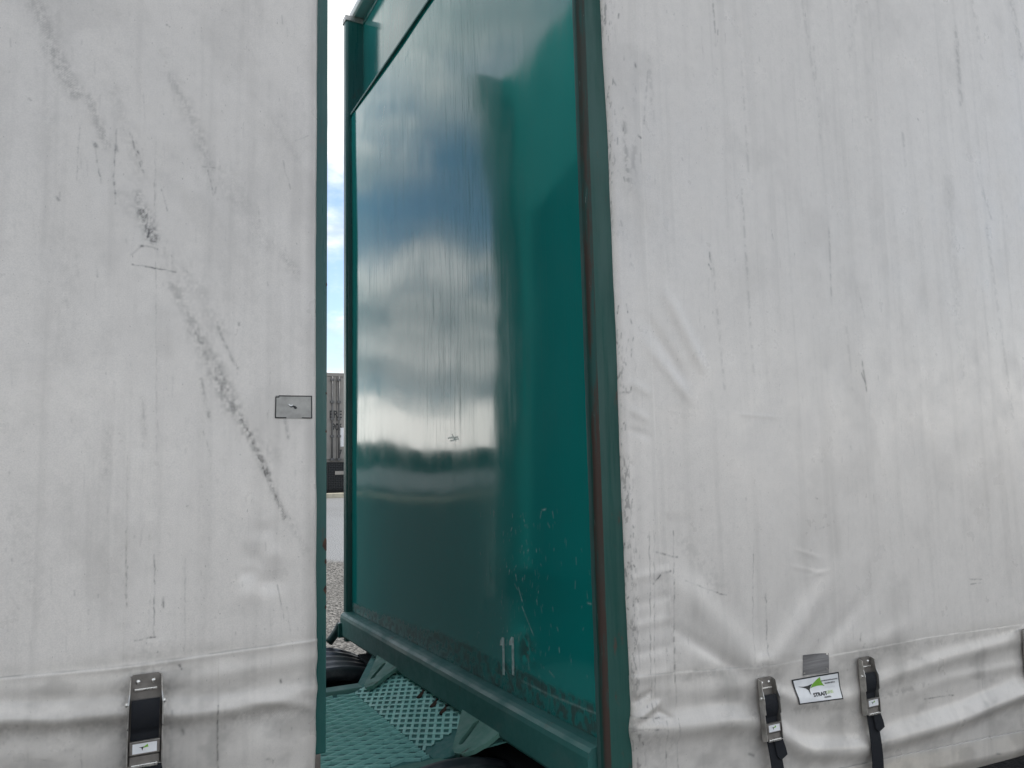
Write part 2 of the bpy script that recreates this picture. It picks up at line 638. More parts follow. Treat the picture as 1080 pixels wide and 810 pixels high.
M_FENCE = mat_simple('dark mesh wire', (0.03, 0.033, 0.036), 0.6, 0.2, 0.3, 20)
M_OLDPAINT = mat_simple('chalky white paint', (0.50, 0.56, 0.54), 0.7, 0, 0.3, 60)
M_SHED = mat_simple('dark green cladding', (0.025, 0.05, 0.045), 0.6, 0, 0.2, 0.4)
M_WALLW = mat_simple('white painted blockwork', (0.62, 0.62, 0.60), 0.8, 0, 0.1, 1.2)
M_LAMP = mat_simple('dark lamp housing', (0.02, 0.05, 0.047), 0.4, 0, 0.2, 30)

# ------------------------------------------------------------------ ground
gy = [-400, -60, -20, 0, 4.5, 6, 8, 10, 12, 14, 16, 18, 20, 22, 24, 30, 60, 120, 300, 900]
gx = [-900, -300, -100, -40, -20, -10, 0, 10, 20, 40, 100, 300, 900]
GZ = 1.17


def gz(y):
    t = min(1, max(0, (y - 5) / 17.0))
    return GZ * t


Pg = np.array([[(x, y, gz(y)) for x in gx] for y in gy], float)
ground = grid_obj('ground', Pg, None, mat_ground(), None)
ground['kind'] = 'structure'
kerb = box('kerb', -60, 60, 21.9, 22.15, GZ - 0.2, GZ + 0.13, M_KERB, bevel=0.02)
kerb['kind'] = 'structure'

# ------------------------------------------------------------------ trailers (roots)
left = empty('curtain_side_trailer', (-4.0, 2.97, 0.0),
             'curtain-sided trailer left of the gap, white curtain with a grey rectangular patch', 'trailer',
             'coupled curtain-sided trailers')
right = empty('curtain_side_trailer', (5.0, 2.97, 0.0),
              'curtain-sided trailer right of the gap, with green front bulkhead numbered 11', 'trailer',
              'coupled curtain-sided trailers')


def sgrid(*parts):
    a = np.concatenate([np.arange(p0, p1, st) for p0, p1, st in parts])
    return a


# ---- left curtain ---------------------------------------------------------------
LX1 = 0.405                      # where the edge starts to roll round
lxs = np.concatenate([np.arange(-9.0, -0.3, 0.15), np.arange(-0.3, LX1 + 0.024, 0.00165), [LX1 + .05, LX1 + .08]])
lzs = np.concatenate([np.arange(1.10, 1.22, 0.01), np.arange(1.22, 2.98, 0.0019), np.arange(3.0, 4.24, 0.05)])
PXL = 0.00178                    # metres per photo pixel here
L = lambda x, y: on_curtain(x, y)
disp = np.zeros((len(lzs), len(lxs)))
dirt = np.zeros_like(disp)
black = np.zeros_like(disp)
n_f = fbm(lxs, lzs, 170, 120, 3, 3)
n_weave = 0.5 + 0.5 * np.sin(lxs * 2 * math.pi / 0.0048)[None, :] * np.sin(lzs * 2 * math.pi / 0.0052)[:, None]
n_m = np.clip(n_f * 0.62 + n_weave * 0.38, 0, 1)
# big slow billow
disp += 0.010 * (fbm(lxs, lzs, 1.3, 0.8, 11, 3) - 0.5) + 0.0035 * (fbm(lxs, lzs, 5, 3, 12, 3) - 0.5)
disp += 0.0005 * (fbm(lxs, lzs, 30, 12, 13, 3) - 0.5)
# hem seam and pillow folds
seam = [(-9.0, 1.45)] + [L(x, y) for x, y in ((0, 715), (120, 704), (165, 698), (240, 687), (340, 673))]
seam_z = np.interp(lxs, [p[0] for p in seam], [p[1] for p in seam])
disp += 0.0012 * smooth(seam_z[None, :] - lzs[:, None], -0.001, 0.003)
polyridge(disp, lxs, lzs, [(-9, 1.449), *[(*L(x, y), a) for x, y, a in ((0, 716, .4), (110, 706, .9), (150, 701, 1.3), (180, 697, .7), (340, 674, .5))]], 0.006, 0.0010)
fold = [(-9, 1.38)] + [(*L(x, y), a) for x, y, a in ((0, 757, 1.0), (60, 757, 1), (128, 750, .95), (190, 752, .9), (260, 744, .7), (345, 724, .2))]
polyridge(disp, lxs, lzs, fold, 0.019, 0.015)
polyridge(disp, lxs, lzs, [(-9, 1.43)] + [(*L(x, y), a) for x, y, a in ((0, 728, .6), (130, 722, .6), (230, 712, 1.0), (345, 692, .8))], 0.018, 0.003)
polyridge(disp, lxs, lzs, [(-9, 1.30)] + [(*L(x, y), a) for x, y, a in ((0, 800, 1), (120, 797, .9), (215, 800, .6), (235, 800, .9), (345, 775, .5))], 0.030, 0.003)
ridge(disp, lxs, lzs, L(240, 735), L(345, 745), 0.012, 0.004)
for cx, cy, w, a in ((268, 588, 15, -0.0035), (262, 605, 8, -0.002), (286, 613, 13, -0.0042), (278, 560, 10, -0.002),
                     (283, 758, 16, -0.004), (300, 760, 12, 0.002), (262, 627, 12, 0.002), (285, 585, 10, 0.002)):
    p = L(cx, cy)
    ridge(disp, lxs, lzs, (p[0] - .004, p[1]), (p[0] + .004, p[1]), w * PXL, a, (0.0, 0.0))
# vertical weld overlaps and pocket
for px, y0, y1, a in ((229, 700, 830, 0.0022), (133, 480, 690, 0.0007), (163, 150, 672, -0.0007)):
    x0 = L(px, 0.5 * (y0 + y1))[0]
    za, zb = L(px, y1)[1], L(px, y0)[1]
    k = smooth(lzs, za - .01, za) * (1 - smooth(lzs, zb - .02, zb + .02))
    disp += a * smooth(lxs, x0 - .0015, x0 + .0015)[None, :] * np.exp(-np.maximum(0, lxs - x0) / 0.05)[None, :] * k[:, None]
# scuffs: (x0,y0,x1,y1,width px,strength,break-up)
for x0, y0, x1, y1, w, s, b in (
        (35, -5, 62, 62, 9, .22, .8), (55, 52, 80, 98, 9, .30, .8), (66, 72, 76, 92, 7, .30, .7),
        (94, 104, 112, 152, 6, .26, .8), (120, 96, 150, 190, 8, .12, .7), (180, 80, 198, 118, 5, .22, .7),
        (196, 110, 222, 176, 8, .20, .8), (222, 172, 245, 210, 8, .12, .8), (145, 205, 152, 224, 5, .5, .8),
        (150, 222, 161, 250, 7, .62, .8), (130, 205, 150, 235, 9, .15, .7), (183, 300, 205, 345, 7, .32, .8),
        (170, 255, 200, 330, 11, .13, .7), (195, 285, 232, 350, 12, .14, .7), (205, 350, 226, 388, 8, .42, .8),
        (222, 380, 246, 430, 9, .50, .8), (244, 425, 258, 455, 6, .30, .8), (254, 440, 282, 500, 4, .62, .7),
        (278, 492, 300, 546, 3, .50, .7), (300, 540, 322, 580, 5, .15, .8), (230, 345, 240, 370, 2, .5, .5),
        (238, 365, 250, 388, 2, .4, .6), (212, 400, 220, 440, 2, .35, .8), (262, 455, 290, 480, 10, .13, .8),
        (153, 712, 153, 815, 30, .20, .5), (176, 720, 178, 812, 6, .25, .6), (131, 725, 131, 812, 6, .25, .6), (0, 772, 130, 762, 12, .16, .6), (175, 765, 320, 750, 12, .14, .7), (290, 130, 315, 170, 5, .12, .8), (300, 440, 304, 462, 2, .3, .8), (240, 185, 280, 260, 12, .10, .7),
        (60, 0, 45, 160, 12, .06, .7), (115, 450, 112, 500, 5, .14, .8), (150, 420, 153, 470, 3, .16, .8),
        (20, 540, 40, 640, 12, .08, .8), (70, 250, 68, 380, 14, .07, .8), (300, 270, 315, 290, 6, .18, .8)):
    mark(dirt, lxs, lzs, L(x0, y0), L(x1, y1), w * PXL * 1.1, s * 1.05, .9, n_m)
for x0, y0, x1, y1, w, s in (
        (123, 136, 120, 186, .9, .6), (120, 186, 122, 215, 1.0, .55), (98, 150, 107, 193, .9, .45), (137, 140, 151, 182, 1.0, .55),
        (144, 158, 149, 170, 1.3, .7), (100, 151, 101, 154, 2.2, .75), (122, 154, 123, 158, 2.2, .8), (84, 130, 81, 190, .7, .3),
        (164, 150, 165, 480, .6, .20), (163, 190, 163, 235, .7, .4), (134, 480, 134, 560, .6, .18), (133, 560, 133, 640, .8, .5),
        (163, 585, 162, 672, .7, .5), (142, 675, 163, 672, .9, .65), (195, 590, 195, 690, .6, .25),
        (139, 269, 148, 260, 1.1, .7), (148, 259, 166, 262, 1.2, .75), (150, 252, 163, 255, .9, .6), (139, 279, 164, 283, .8, .75), (164, 283, 186, 287, .8, .65),
        (158, 240, 156, 250, 1.6, .85), (213, 176, 230, 178, .9, .5), (219, 180, 226, 206, .8, .45), (228, 198, 226, 204, 1.3, .6),
        (312, 148, 325, 143, .8, .35), (298, 170, 306, 200, .7, .35), (171, 200, 176, 222, .8, .5), (205, 360, 214, 362, .9, .5),
        (189, 701, 191, 705, 1.3, .75), (192, 769, 194, 774, 1.6, .8), (295, 716, 296, 719, 1.3, .7), (30, 104, 32, 106, 1.6, .5),
        (60, 208, 62, 211, 1.3, .6), (176, 26, 179, 28, 1.2, .55), (234, 117, 235, 119, 1.1, .5), (292, 617, 300, 655, .8, .45),
        (302, 640, 306, 665, .7, .3), (12, 630, 20, 642, .9, .4), (172, 630, 173, 640, 1.1, .5), (229, 742, 229, 812, .9, .55), (86, 790, 86, 812, .7, .35),
        (252, 340, 252, 343, 1.2, .5), (133, 252, 134, 256, 1.1, .5), (102, 285, 103, 292, 1.0, .45), (70, 316, 71, 324, .9, .4),
        (273, 483, 281, 503, 1.2, .75), (288, 515, 294, 533, .9, .55), (214, 455, 222, 480, .6, .3), (38, 800, 55, 802, .8, .3), (280, 800, 292, 803, 2.5, .5)):
    scratch(black, lxs, lzs, L, x0, y0, x1, y1, max(w * PXL, 0.0013), s, n_f, int(x0 * 7 + y0))
rl = random.Random(3)
for i in range(170):
    x, y = rl.uniform(-5, 332), rl.uniform(0, 810)
    h = rl.choice((2, 3, 5, 9, 16, 30))
    mark(black, lxs, lzs, L(x, y), L(x + rl.uniform(-.05, .12) * h, y + h), 0.0014, rl.uniform(.06, .34) / (1 + h * .06), .5, n_f)
broad = fbm(lxs, lzs, 3, 1.6, 21, 4)
stre = fbm(lxs, lzs, 48, 1.6, 22, 4)
XS_, ZS_ = lxs, lzs
tone = 0.71 + 0.12 * (broad - 0.5) - 0.055 * smooth(stre, 0.48, 0.8) - 0.07 * smooth(fbm(lxs, lzs, 9, 6, 27, 4), .5, .75)
low = smooth(1.46 - lzs, -0.03, 0.03)[:, None] * np.ones_like(disp)
tone = tone - low * (0.10 + 0.14 * smooth(fbm(lxs, lzs, 14, 22, 23, 4), .45, .75))
edge_d = smooth(lxs, 0.385, 0.41)[None, :] * (0.10 + 0.2 * fbm(lxs, lzs, 60, 9, 24, 3))
seam_line = np.exp(-((lzs[:, None] - seam_z[None, :] - 0.001) / 0.0013) ** 2) * (0.15 + 0.55 * smooth(fbm(lxs, lzs, 22, 22, 25, 3), .4, .7))
tone = tone * (1 - np.clip(dirt * 1.0, 0, .9)) * (1 - edge_d) * (1 - 0.75 * seam_line)
tone = tone * (0.955 + 0.09 * fbm(XS_, ZS_, 45, 45, 26, 3))
colr = tone[..., None] * np.array([1.0, 0.95, 0.893])
yel = (low * 0.25 * broad)[..., None]
colr = colr * (1 - yel * np.array([0.0, 0.04, 0.16]))
kb = np.clip(black, 0, .95)[..., None]
colr = colr * (1 - kb) + kb * np.array([0.03, 0.03, 0.032])
L_DISP = (lxs, lzs, disp)


def roll_edge(xs, disp, colr, zs, xe, R, sign, wob=None):
    """columns past xe are arc length round a rolled edge that turns back towards +Y; sign=+1: edge at the right"""
    a = np.maximum(0.0, sign * (xs - xe))
    th = np.minimum(a / R, 0.5 * math.pi)
    back = np.maximum(0.0, a - R * 0.5 * math.pi)
    bx_ = np.where(a > 0, xe + sign * R * np.sin(th), xs)
    by_ = R * (1 - np.cos(th)) + back
    nx, ny = sign * np.sin(th), -np.cos(th)
    P = np.empty(disp.shape + (3,))
    P[..., 0] = bx_[None, :] + disp * nx[None, :]
    P[..., 1] = DY + by_[None, :] + disp * ny[None, :]
    P[..., 2] = zs[:, None]
    if wob is not None:
        f = smooth(sign * (xs - xe), -0.06, 0.0)
        P[..., 0] += wob[:, None] * f[None, :]
    return P, colr


P, Cc = roll_edge(lxs, disp, colr, lzs, LX1, 0.012, +1, 0.006 * (fbm(np.array([0.0, 1.0]), lzs, 1, 5, 19, 3)[:, 0] - 0.5))
grid_obj('side_curtain', P, Cc, M_CURT, left)

# ---- right curtain --------------------------------------------------------------
RX0 = 1.258
rxs = [RX0 - .09, RX0 - .06, RX0 - .042]
while rxs[-1] < 3.45:
    rxs.append(rxs[-1] + 0.0024 + 0.0011 * max(0, rxs[-1] - RX0))
rxs = np.concatenate([np.array(rxs), np.arange(3.6, 9.2, 0.15)])
rzs = np.concatenate([np.arange(0.765, 1.75, 0.0023), np.arange(1.75, 3.85, 0.0034), np.arange(3.86, 4.36, 0.04)])
R_ = lambda x, y: on_curtain(x, y)
disp = np.zeros((len(rzs), len(rxs)))
dirt = np.zeros_like(disp)
black = np.zeros_like(disp)
n_f = fbm(rxs, rzs, 70, 70, 43, 3)
disp += 0.012 * (fbm(rxs, rzs, 0.9, 0.6, 51, 3) - 0.5) + 0.004 * (fbm(rxs, rzs, 4, 2, 52, 3) - 0.5)
disp += 0.0006 * (fbm(rxs, rzs, 20, 8, 53, 3) - 0.5)


def RR(x0, y0, x1, y1, w, a, tp=(.3, .3)):
    ridge(disp, rxs, rzs, R_(x0, y0), R_(x1, y1), w, a, tp)


# tension folds running to the first buckle
RR(700, 596, 806, 712, 0.045, 0.009, (.35, .1))
RR(690, 650, 790, 712, 0.020, -0.006, (.5, .2))
RR(808, 712, 892, 590, 0.042, 0.008, (.1, .6))
RR(845, 712, 930, 610, 0.030, -0.005, (.2, .6))
RR(800, 560, 806, 700, 0.030, -0.005, (.6, .1))
RR(905, 690, 990, 640, 0.03, 0.003, (.1, .7))
# slack folds beside the rolled edge
RR(694, 290, 748, 402, 0.022, 0.0050, (.3, .3))
RR(674, 322, 730, 412, 0.020, -0.0040, (.4, .3))
RR(668, 345, 735, 430, 0.018, 0.0030, (.4, .3))
RR(660, 400, 690, 418, 0.014, 0.0016)
RR(660, 428, 688, 446, 0.013, 0.0014)
RR(660, 452, 690, 462, 0.012, -0.0012)
RR(770, 436, 830, 441, 0.006, 0.0006)
for x0, y0, x1, y1, a in ((835, 578, 870, 590, .0006), (830, 596, 872, 606, .0006), (842, 612, 880, 600, .0005)):
    RR(x0, y0, x1, y1, 0.008, a)
# pocket wrinkles near the corner
for k, (y, a) in enumerate(((604, .0016), (631, -.0012), (655, .0018), (684, -.0018), (711, .0022), (735, -.0014))):
    RR(662, y + 8, 712, y - 4, 0.014, a, (.2, .2))
RR(664, 762, 700, 738, 0.011, 0.006, (.3, .3))
RR(664, 745, 692, 726, 0.010, -0.004)
RR(690, 748, 712, 760, 0.008, -0.004)
# hem seam
seam = [R_(x, y) for x, y in ((640, 716), (713, 709), (800, 703), (885, 690), (980, 672), (1080, 658))]
seam.append((9.2, 1.15))
seam_z = np.interp(rxs, [p[0] for p in seam], [p[1] for p in seam])
disp += 0.0009 * smooth(seam_z[None, :] - rzs[:, None], -0.0012, 0.003)
# pillow folds of the hem
low1 = [(*R_(x, y), a) for x, y, a in ((640, 775, .2), (705, 768, .7), (760, 760, 1.0), (800, 760, .7), (850, 792, .8), (905, 790, .8), (950, 776, 1.0), (1010, 757, 1.2), (1080, 727, 1.3))]
polyridge(disp, rxs, rzs, low1 + [(9.2, 0.98, 1.0)], 0.032, 0.022)
low2 = [(*R_(x, y), a) for x, y, a in ((640, 735, 0), (713, 732, .3), (800, 722, .7), (835, 738, 1.0), (890, 738, 1.0), (930, 718, .8), (1000, 694, 1.0), (1080, 672, 1.0))]
polyridge(disp, rxs, rzs, low2 + [(9.2, 1.12, .8)], 0.026, 0.009)
low3 = [(*R_(x, y), a) for x, y, a in ((640, 800, 0), (830, 745, 0), (935, 742, .1), (1000, 716, .6), (1080, 700, .8))]
polyridge(disp, rxs, rzs, low3 + [(9.2, 1.05, .6)], 0.018, 0.005)
# the flat bottom band and the turned-under edge
bt = [R_(x, y) for x, y in ((660, 868), (760, 838), (933, 800), (1080, 770))]
bt_z = np.interp(rxs, [p[0] for p in bt] + [9.2], [p[1] for p in bt] + [0.86])
disp += 0.002 * smooth(bt_z[None, :] - rzs[:, None], -0.001, 0.002)
disp -= 0.035 * smooth(bt_z[None, :] - 0.055 - rzs[:, None], 0.0, 0.07)
# pocket overlap steps
for px, y0, y1, a in ((688, 0, 760, 0.0009), (711, 545, 900, 0.0024), (800, 560, 690, 0.0006)):
    x0 = R_(px, .5 * (y0 + y1))[0]
    za, zb = R_(px, y1)[1], R_(px, y0)[1]
    k = smooth(rzs, za - .01, za) * (1 - smooth(rzs, zb - .02, zb + .02))
    disp -= a * smooth(rxs, x0 - .002, x0 + .002)[None, :] * np.exp(-np.maximum(0, rxs - x0) / 0.06)[None, :] * k[:, None]
SCALE = 0.0025
for x0, y0, x1, y1, w, s, b in (
        (752, -5, 756, 48, 1.5, .35, .8), (685, 60, 690, 130, 3, .15, .8), (684, 75, 680, 130, 1.5, .2, .8),
        (782, 60, 790, 180, 2, .16, .8), (783, 200, 796, 395, 2, .2, .8), (752, 270, 765, 410, 2, .16, .8),
        (858, 50, 866, 150, 2, .14, .8), (875, 240, 878, 320, 1.5, .25, .8), (910, 380, 915, 412, 1.5, .5, .6),
        (893, 340, 900, 410, 2.5, .14, .8), (1008, 30, 1014, 110, 5, .24, .7), (1066, 0, 1078, 60, 6, .25, .8),
        (1025, 0, 1035, 60, 5, .14, .8), (1040, 240, 1068, 440, 4, .14, .8), (1030, 180, 1045, 230, 3, .2, .7), (952, 140, 956, 175, 3, .2, .8),
        (905, 300, 915, 345, 1.5, .16, .8), (670, 150, 668, 200, 4, .2, .8), (660, 130, 664, 190, 3, .3, .8),
        (1000, 200, 1016, 400, 10, .08, .8), (905, 0, 895, 60, 4, .1, .8), (845, 0, 860, 90, 3, .14, .8), (720, 570, 760, 620, 12, .10, .8),
        (812, 712, 816, 800, 20, .20, .6), (919, 692, 922, 780, 18, .20, .6), (838, 748, 886, 742, 7, .22, .6), (845, 715, 876, 712, 8, .2, .6), (660, 765, 700, 790, 16, .14, .8), (700, 600, 715, 700, 10, .08, .8), (720, 712, 800, 704, 7, .14, .8), (900, 690, 1075, 664, 6, .12, .8), (930, 735, 980, 722, 4, .22, .8)):
    mark(dirt, rxs, rzs, R_(x0, y0), R_(x1, y1), w * SCALE, s, b, n_f)
for x0, y0, x1, y1, w, s in (
        (749, 266, 751, 276, 1.2, .8), (748, 278, 751, 284, 1.0, .8), (655, 414, 664, 414, 1.4, .9), (674, 142, 677, 145, 1.3, .8),
        (670, 66, 671, 70, 1.2, .6), (650, 86, 652, 90, 1.3, .8), (815, 242, 817, 254, 1.1, .5), (735, 617, 748, 622, 1.1, .75), (748, 622, 766, 628, .9, .7),
        (722, 612, 735, 617, .8, .4), (1024, 611, 1036, 611, 1.0, .7), (1025, 616, 1035, 615, .8, .5), (692, 583, 715, 588, 1.0, .6), (697, 606, 690, 616, 1.1, .75), (698, 605, 708, 602, 1.0, .6),
        (758, 30, 757, 44, 1.0, .6), (720, 166, 721, 168, 1.2, .7), (895, 27, 896, 29, 1.2, .7), (968, 125, 969, 127, 1.2, .6), (910, 393, 913, 403, 1.1, .55),
        (685, 560, 687, 760, .6, .45), (690, 560, 691, 745, .5, .4), (711, 560, 711, 605, .6, .5), (711, 612, 713, 745, .9, .55), (795, 575, 795, 700, .6, .4), (809, 630, 811, 695, .8, .5),
        (664, 770, 700, 768, .8, .5), (664, 757, 705, 756, 1.0, .6), (701, 760, 703, 812, .9, .6), (713, 757, 716, 830, .8, .45), (898, 471, 899, 474, 1.1, .6), (861, 525, 863, 526, 1.2, .7),
        (911, 682, 912, 679, 1.4, .7), (865, 558, 870, 556, 1.0, .3), (976, 737, 1006, 733, .9, .6), (909, 668, 908, 676, 1.1, .6), (1050, 795, 1056, 796, 1.6, .5), (790, 795, 795, 797, 1.4, .4)):
    scratch(black, rxs, rzs, R_, x0, y0, x1, y1, max(w * SCALE, 0.0018), s, n_f, int(x0 * 7 + y0))
for i in range(260):
    x, y = rl.uniform(655, 1080), rl.uniform(0, 790)
    h = rl.choice((2, 3, 5, 10, 20, 40))
    mark(black, rxs, rzs, R_(x, y), R_(x + rl.uniform(-.02, .09) * h, y + h), 0.0021, rl.uniform(.06, .32) / (1 + h * .06), .5, n_f)
for i in range(150):                       # rubbed black ticks on the rolled corner
    y = rl.choice((rl.uniform(0, 800), rl.uniform(90, 190), rl.uniform(560, 670), rl.uniform(320, 420)))
    xe = 637 + (y / 800) * 32
    x = xe + abs(rl.gauss(0, 9)) - 2
    a, h = rl.uniform(-1, 1), rl.uniform(1, 9)
    mark(black, rxs, rzs, R_(x, y), R_(x + 1.5 * a, y + h), 0.0018, rl.uniform(.2, .7), .7, n_f)
edge_w = np.exp(-((rxs - RX0 + .012) / 0.020) ** 2)[None, :]
scr = smooth(fbm(rxs, rzs, 170, 60, 61, 4), .55, .63) * edge_w * smooth(fbm(rxs, rzs, 9, 6, 62, 3), .47, .60)
black = np.maximum(black, 0.5 * scr)
broad = fbm(rxs, rzs, 2, 1.0, 71, 4)
stre = fbm(rxs, rzs, 36, 1.1, 72, 5)
XS_, ZS_ = rxs, rzs
tone = 0.71 + 0.12 * (broad - 0.5) - 0.055 * smooth(stre, 0.48, 0.8) - 0.06 * smooth(fbm(rxs, rzs, 7, 5, 77, 4), .5, .75)
low = smooth(seam_z[None, :] - rzs[:, None], -0.05, 0.02)
tone = tone - low * (0.10 + 0.14 * smooth(fbm(rxs, rzs, 10, 16, 73, 4), .45, .75))
seam_line = np.exp(-((rzs[:, None] - seam_z[None, :]) / 0.0017) ** 2) * (0.1 + 0.5 * smooth(fbm(rxs, rzs, 16, 16, 75, 3), .4, .7))
bt_line = np.exp(-((rzs[:, None] - bt_z[None, :]) / 0.0018) ** 2) * smooth(rxs, 1.75, 2.1)[None, :]
tone = tone * (1 - np.clip(dirt, 0, .9)) * (1 - 0.7 * seam_line) * (1 - 0.85 * bt_line)
tone = tone * (1 - 0.12 * edge_w * fbm(rxs, rzs, 40, 6, 63, 4))
tone = tone * (0.955 + 0.09 * fbm(XS_, ZS_, 45, 45, 26, 3))
colr = tone[..., None] * np.array([1.0, 0.95, 0.893])
yel = (low * (0.2 + 0.5 * smooth(bt_z[None, :] - rzs[:, None], 0, 0.02)) * broad)[..., None]
colr = colr * (1 - yel * np.array([0.0, 0.06, 0.2]))
kb = np.clip(black, 0, .95)[..., None]
colr = colr * (1 - kb) + kb * np.array([0.03, 0.03, 0.032])
R_DISP = (rxs, rzs, disp)
P, Cc = roll_edge(rxs, disp, colr, rzs, RX0, 0.022, -1, 0.006 * (fbm(np.array([0.0, 1.0]), rzs, 1, 5, 29, 3)[:, 0] - 0.5) + np.clip((3.2 - rzs) / 2.1, 0, 1.2) * 0.010 - 0.008)
grid_obj('side_curtain', P, Cc, M_CURT, right)


def depth_at(D, x, z):
    xs, zs, d = D
    i = int(np.clip(np.searchsorted(xs, x), 1, len(xs) - 1))
    j = int(np.clip(np.searchsorted(zs, z), 1, len(zs) - 1))
    return float(d[j, i])


# ------------------------------------------------------------------ left trailer structure
ZT = 4.28
box('floor_frame', -9.0, 0.40, 1.82, 4.12, 1.12, 1.26, M_BLACK, left)
box('roof', -9.0, 0.22, 1.70, 4.24, ZT - .06, ZT, M_ROOF, left, bevel=0.015)
box('far_curtain', -9.0, 0.40, 4.19, 4.205, 1.10, ZT - .06, mat_simple('plain white curtain', (0.6, 0.6, 0.58), 0.5), left)
rw = mesh_obj('rear_wall', [(x - (y - 1.81) * .078, y, z) for x in (.36, .435) for y in (1.81, 4.13) for z in (.62, ZT - .061)], BOXF, M_GREEN_REAR, left)
box('corner_post', 0.395, 0.4465, 1.765, 1.81, 1.205, ZT - .061, M_GREEN, left, bevel=0.003)
box('corner_post', 0.200, 0.256, 4.131, 4.19, .62, ZT - .061, M_GREEN_REAR, left, bevel=0.003)
box('post_foot', 0.405, 0.437, 1.772, 1.80, 1.08, 1.204, M_STEEL_D, left, bevel=0.003)
# chips of rust on the post edge
for px, py, s in ((346.5, 574, 1.0), (346, 592, .5), (345, 622, .7), (346, 640, .35), (348, 300, .35), (348, 455, .3), (348.5, 415, .25)):
    x, z = on_curtain(px, py, 1.765)
    rr = random.Random(int(py))
    ring = []
    for k in range(11):
        a = 2 * math.pi * k / 11
        ring.append((min(0.4462, 0.4445 + 0.007 * s * math.cos(a) * rr.uniform(.6, 1.2)), 1.7646, z + 0.013 * s * math.sin(a) * rr.uniform(.6, 1.3)))
    mesh_obj('rust_chip', ring, [tuple(range(11))], M_RUST, left)

# patch on the curtain
corners = [(290.5, 417), (328.5, 417.5), (328.5, 441.5), (290, 441)]


def quad_map(corn, D, off, n=(1, 1)):
    c = [on_curtain(*p) for p in corn]

    def f(u, v, w=0.0):
        top = ((1 - u) * c[0][0] + u * c[1][0], (1 - u) * c[0][1] + u * c[1][1])
        bot = ((1 - u) * c[3][0] + u * c[2][0], (1 - u) * c[3][1] + u * c[2][1])
        x, z = bot[0] * (1 - v) + top[0] * v, bot[1] * (1 - v) + top[1] * v
        return (x, DY - depth_at(D, x, z) - off - w, z)
    return f


def patch_grid(name, f, u0, u1, v0, v1, n, m, w, mat, parent):
    P = np.array([[f(u0 + (u1 - u0) * i / n, v0 + (v1 - v0) * j / m, w) for i in range(n + 1)] for j in range(m + 1)])
    return grid_obj(name, P, None, mat, parent)


def poly_on(name, f, pts, w, mat, parent):
    return mesh_obj(name, [f(u, v, w) for u, v in pts], [tuple(range(len(pts)))], mat, parent)


pm = quad_map(corners, L_DISP, 0.0012)
pt = patch_grid('repair_patch', pm, 0, 1, 0, 1, 10, 7, 0.0, M_PATCH, left)
t_ = 0.035
for nm, (u0, u1, v0, v1) in {'a': (0.08, 1, 1 - t_ * 1.3, 1.0), 'b': (0.98, 1.01, 0, 1), 'c': (-0.01, 0.02, 0.0, .93), 'd': (0, .3, -0.01, 0.045), 'e': (.72, 1, 0, .045), 'f': (0.0, .1, .9, .95)}.items():
    patch_grid('glue_line', pm, u0, u1, v0, v1, 6, 6, 0.0004, M_INK, pt)
poly_on('tear', pm, [(.30, .60), (.36, .55), (.42, .47), (.48, .50), (.53, .40), (.60, .44), (.56, .52), (.50, .56), (.40, .53)], 0.0005, M_INK, pt)
poly_on('tear_flap', pm, [(.35, .60), (.38, .545), (.42, .52), (.47, .56), (.47, .60), (.41, .575), (.37, .63)], 0.0011, M_WHITE, pt)


# ------------------------------------------------------------------ strap buckles
def emblem(f, parent, w, s=1.0):
    """dark and lime swoosh emblem in unit coordinates of map f"""
    poly_on('emblem_dark', f, [(.08, .70), (.20, .665), (.30, .67), (.40, .72), (.345, .60), (.315, .50), (.305, .30), (.285, .50), (.24, .58), (.16, .645)], w, M_INK, parent)
    poly_on('emblem_lime', f, [(.34, .56), (.40, .70), (.50, .84), (.58, .93), (.595, .75), (.63, .62), (.655, .56), (.60, .60), (.50, .61), (.41, .59)], w, M_GREENINK, parent)


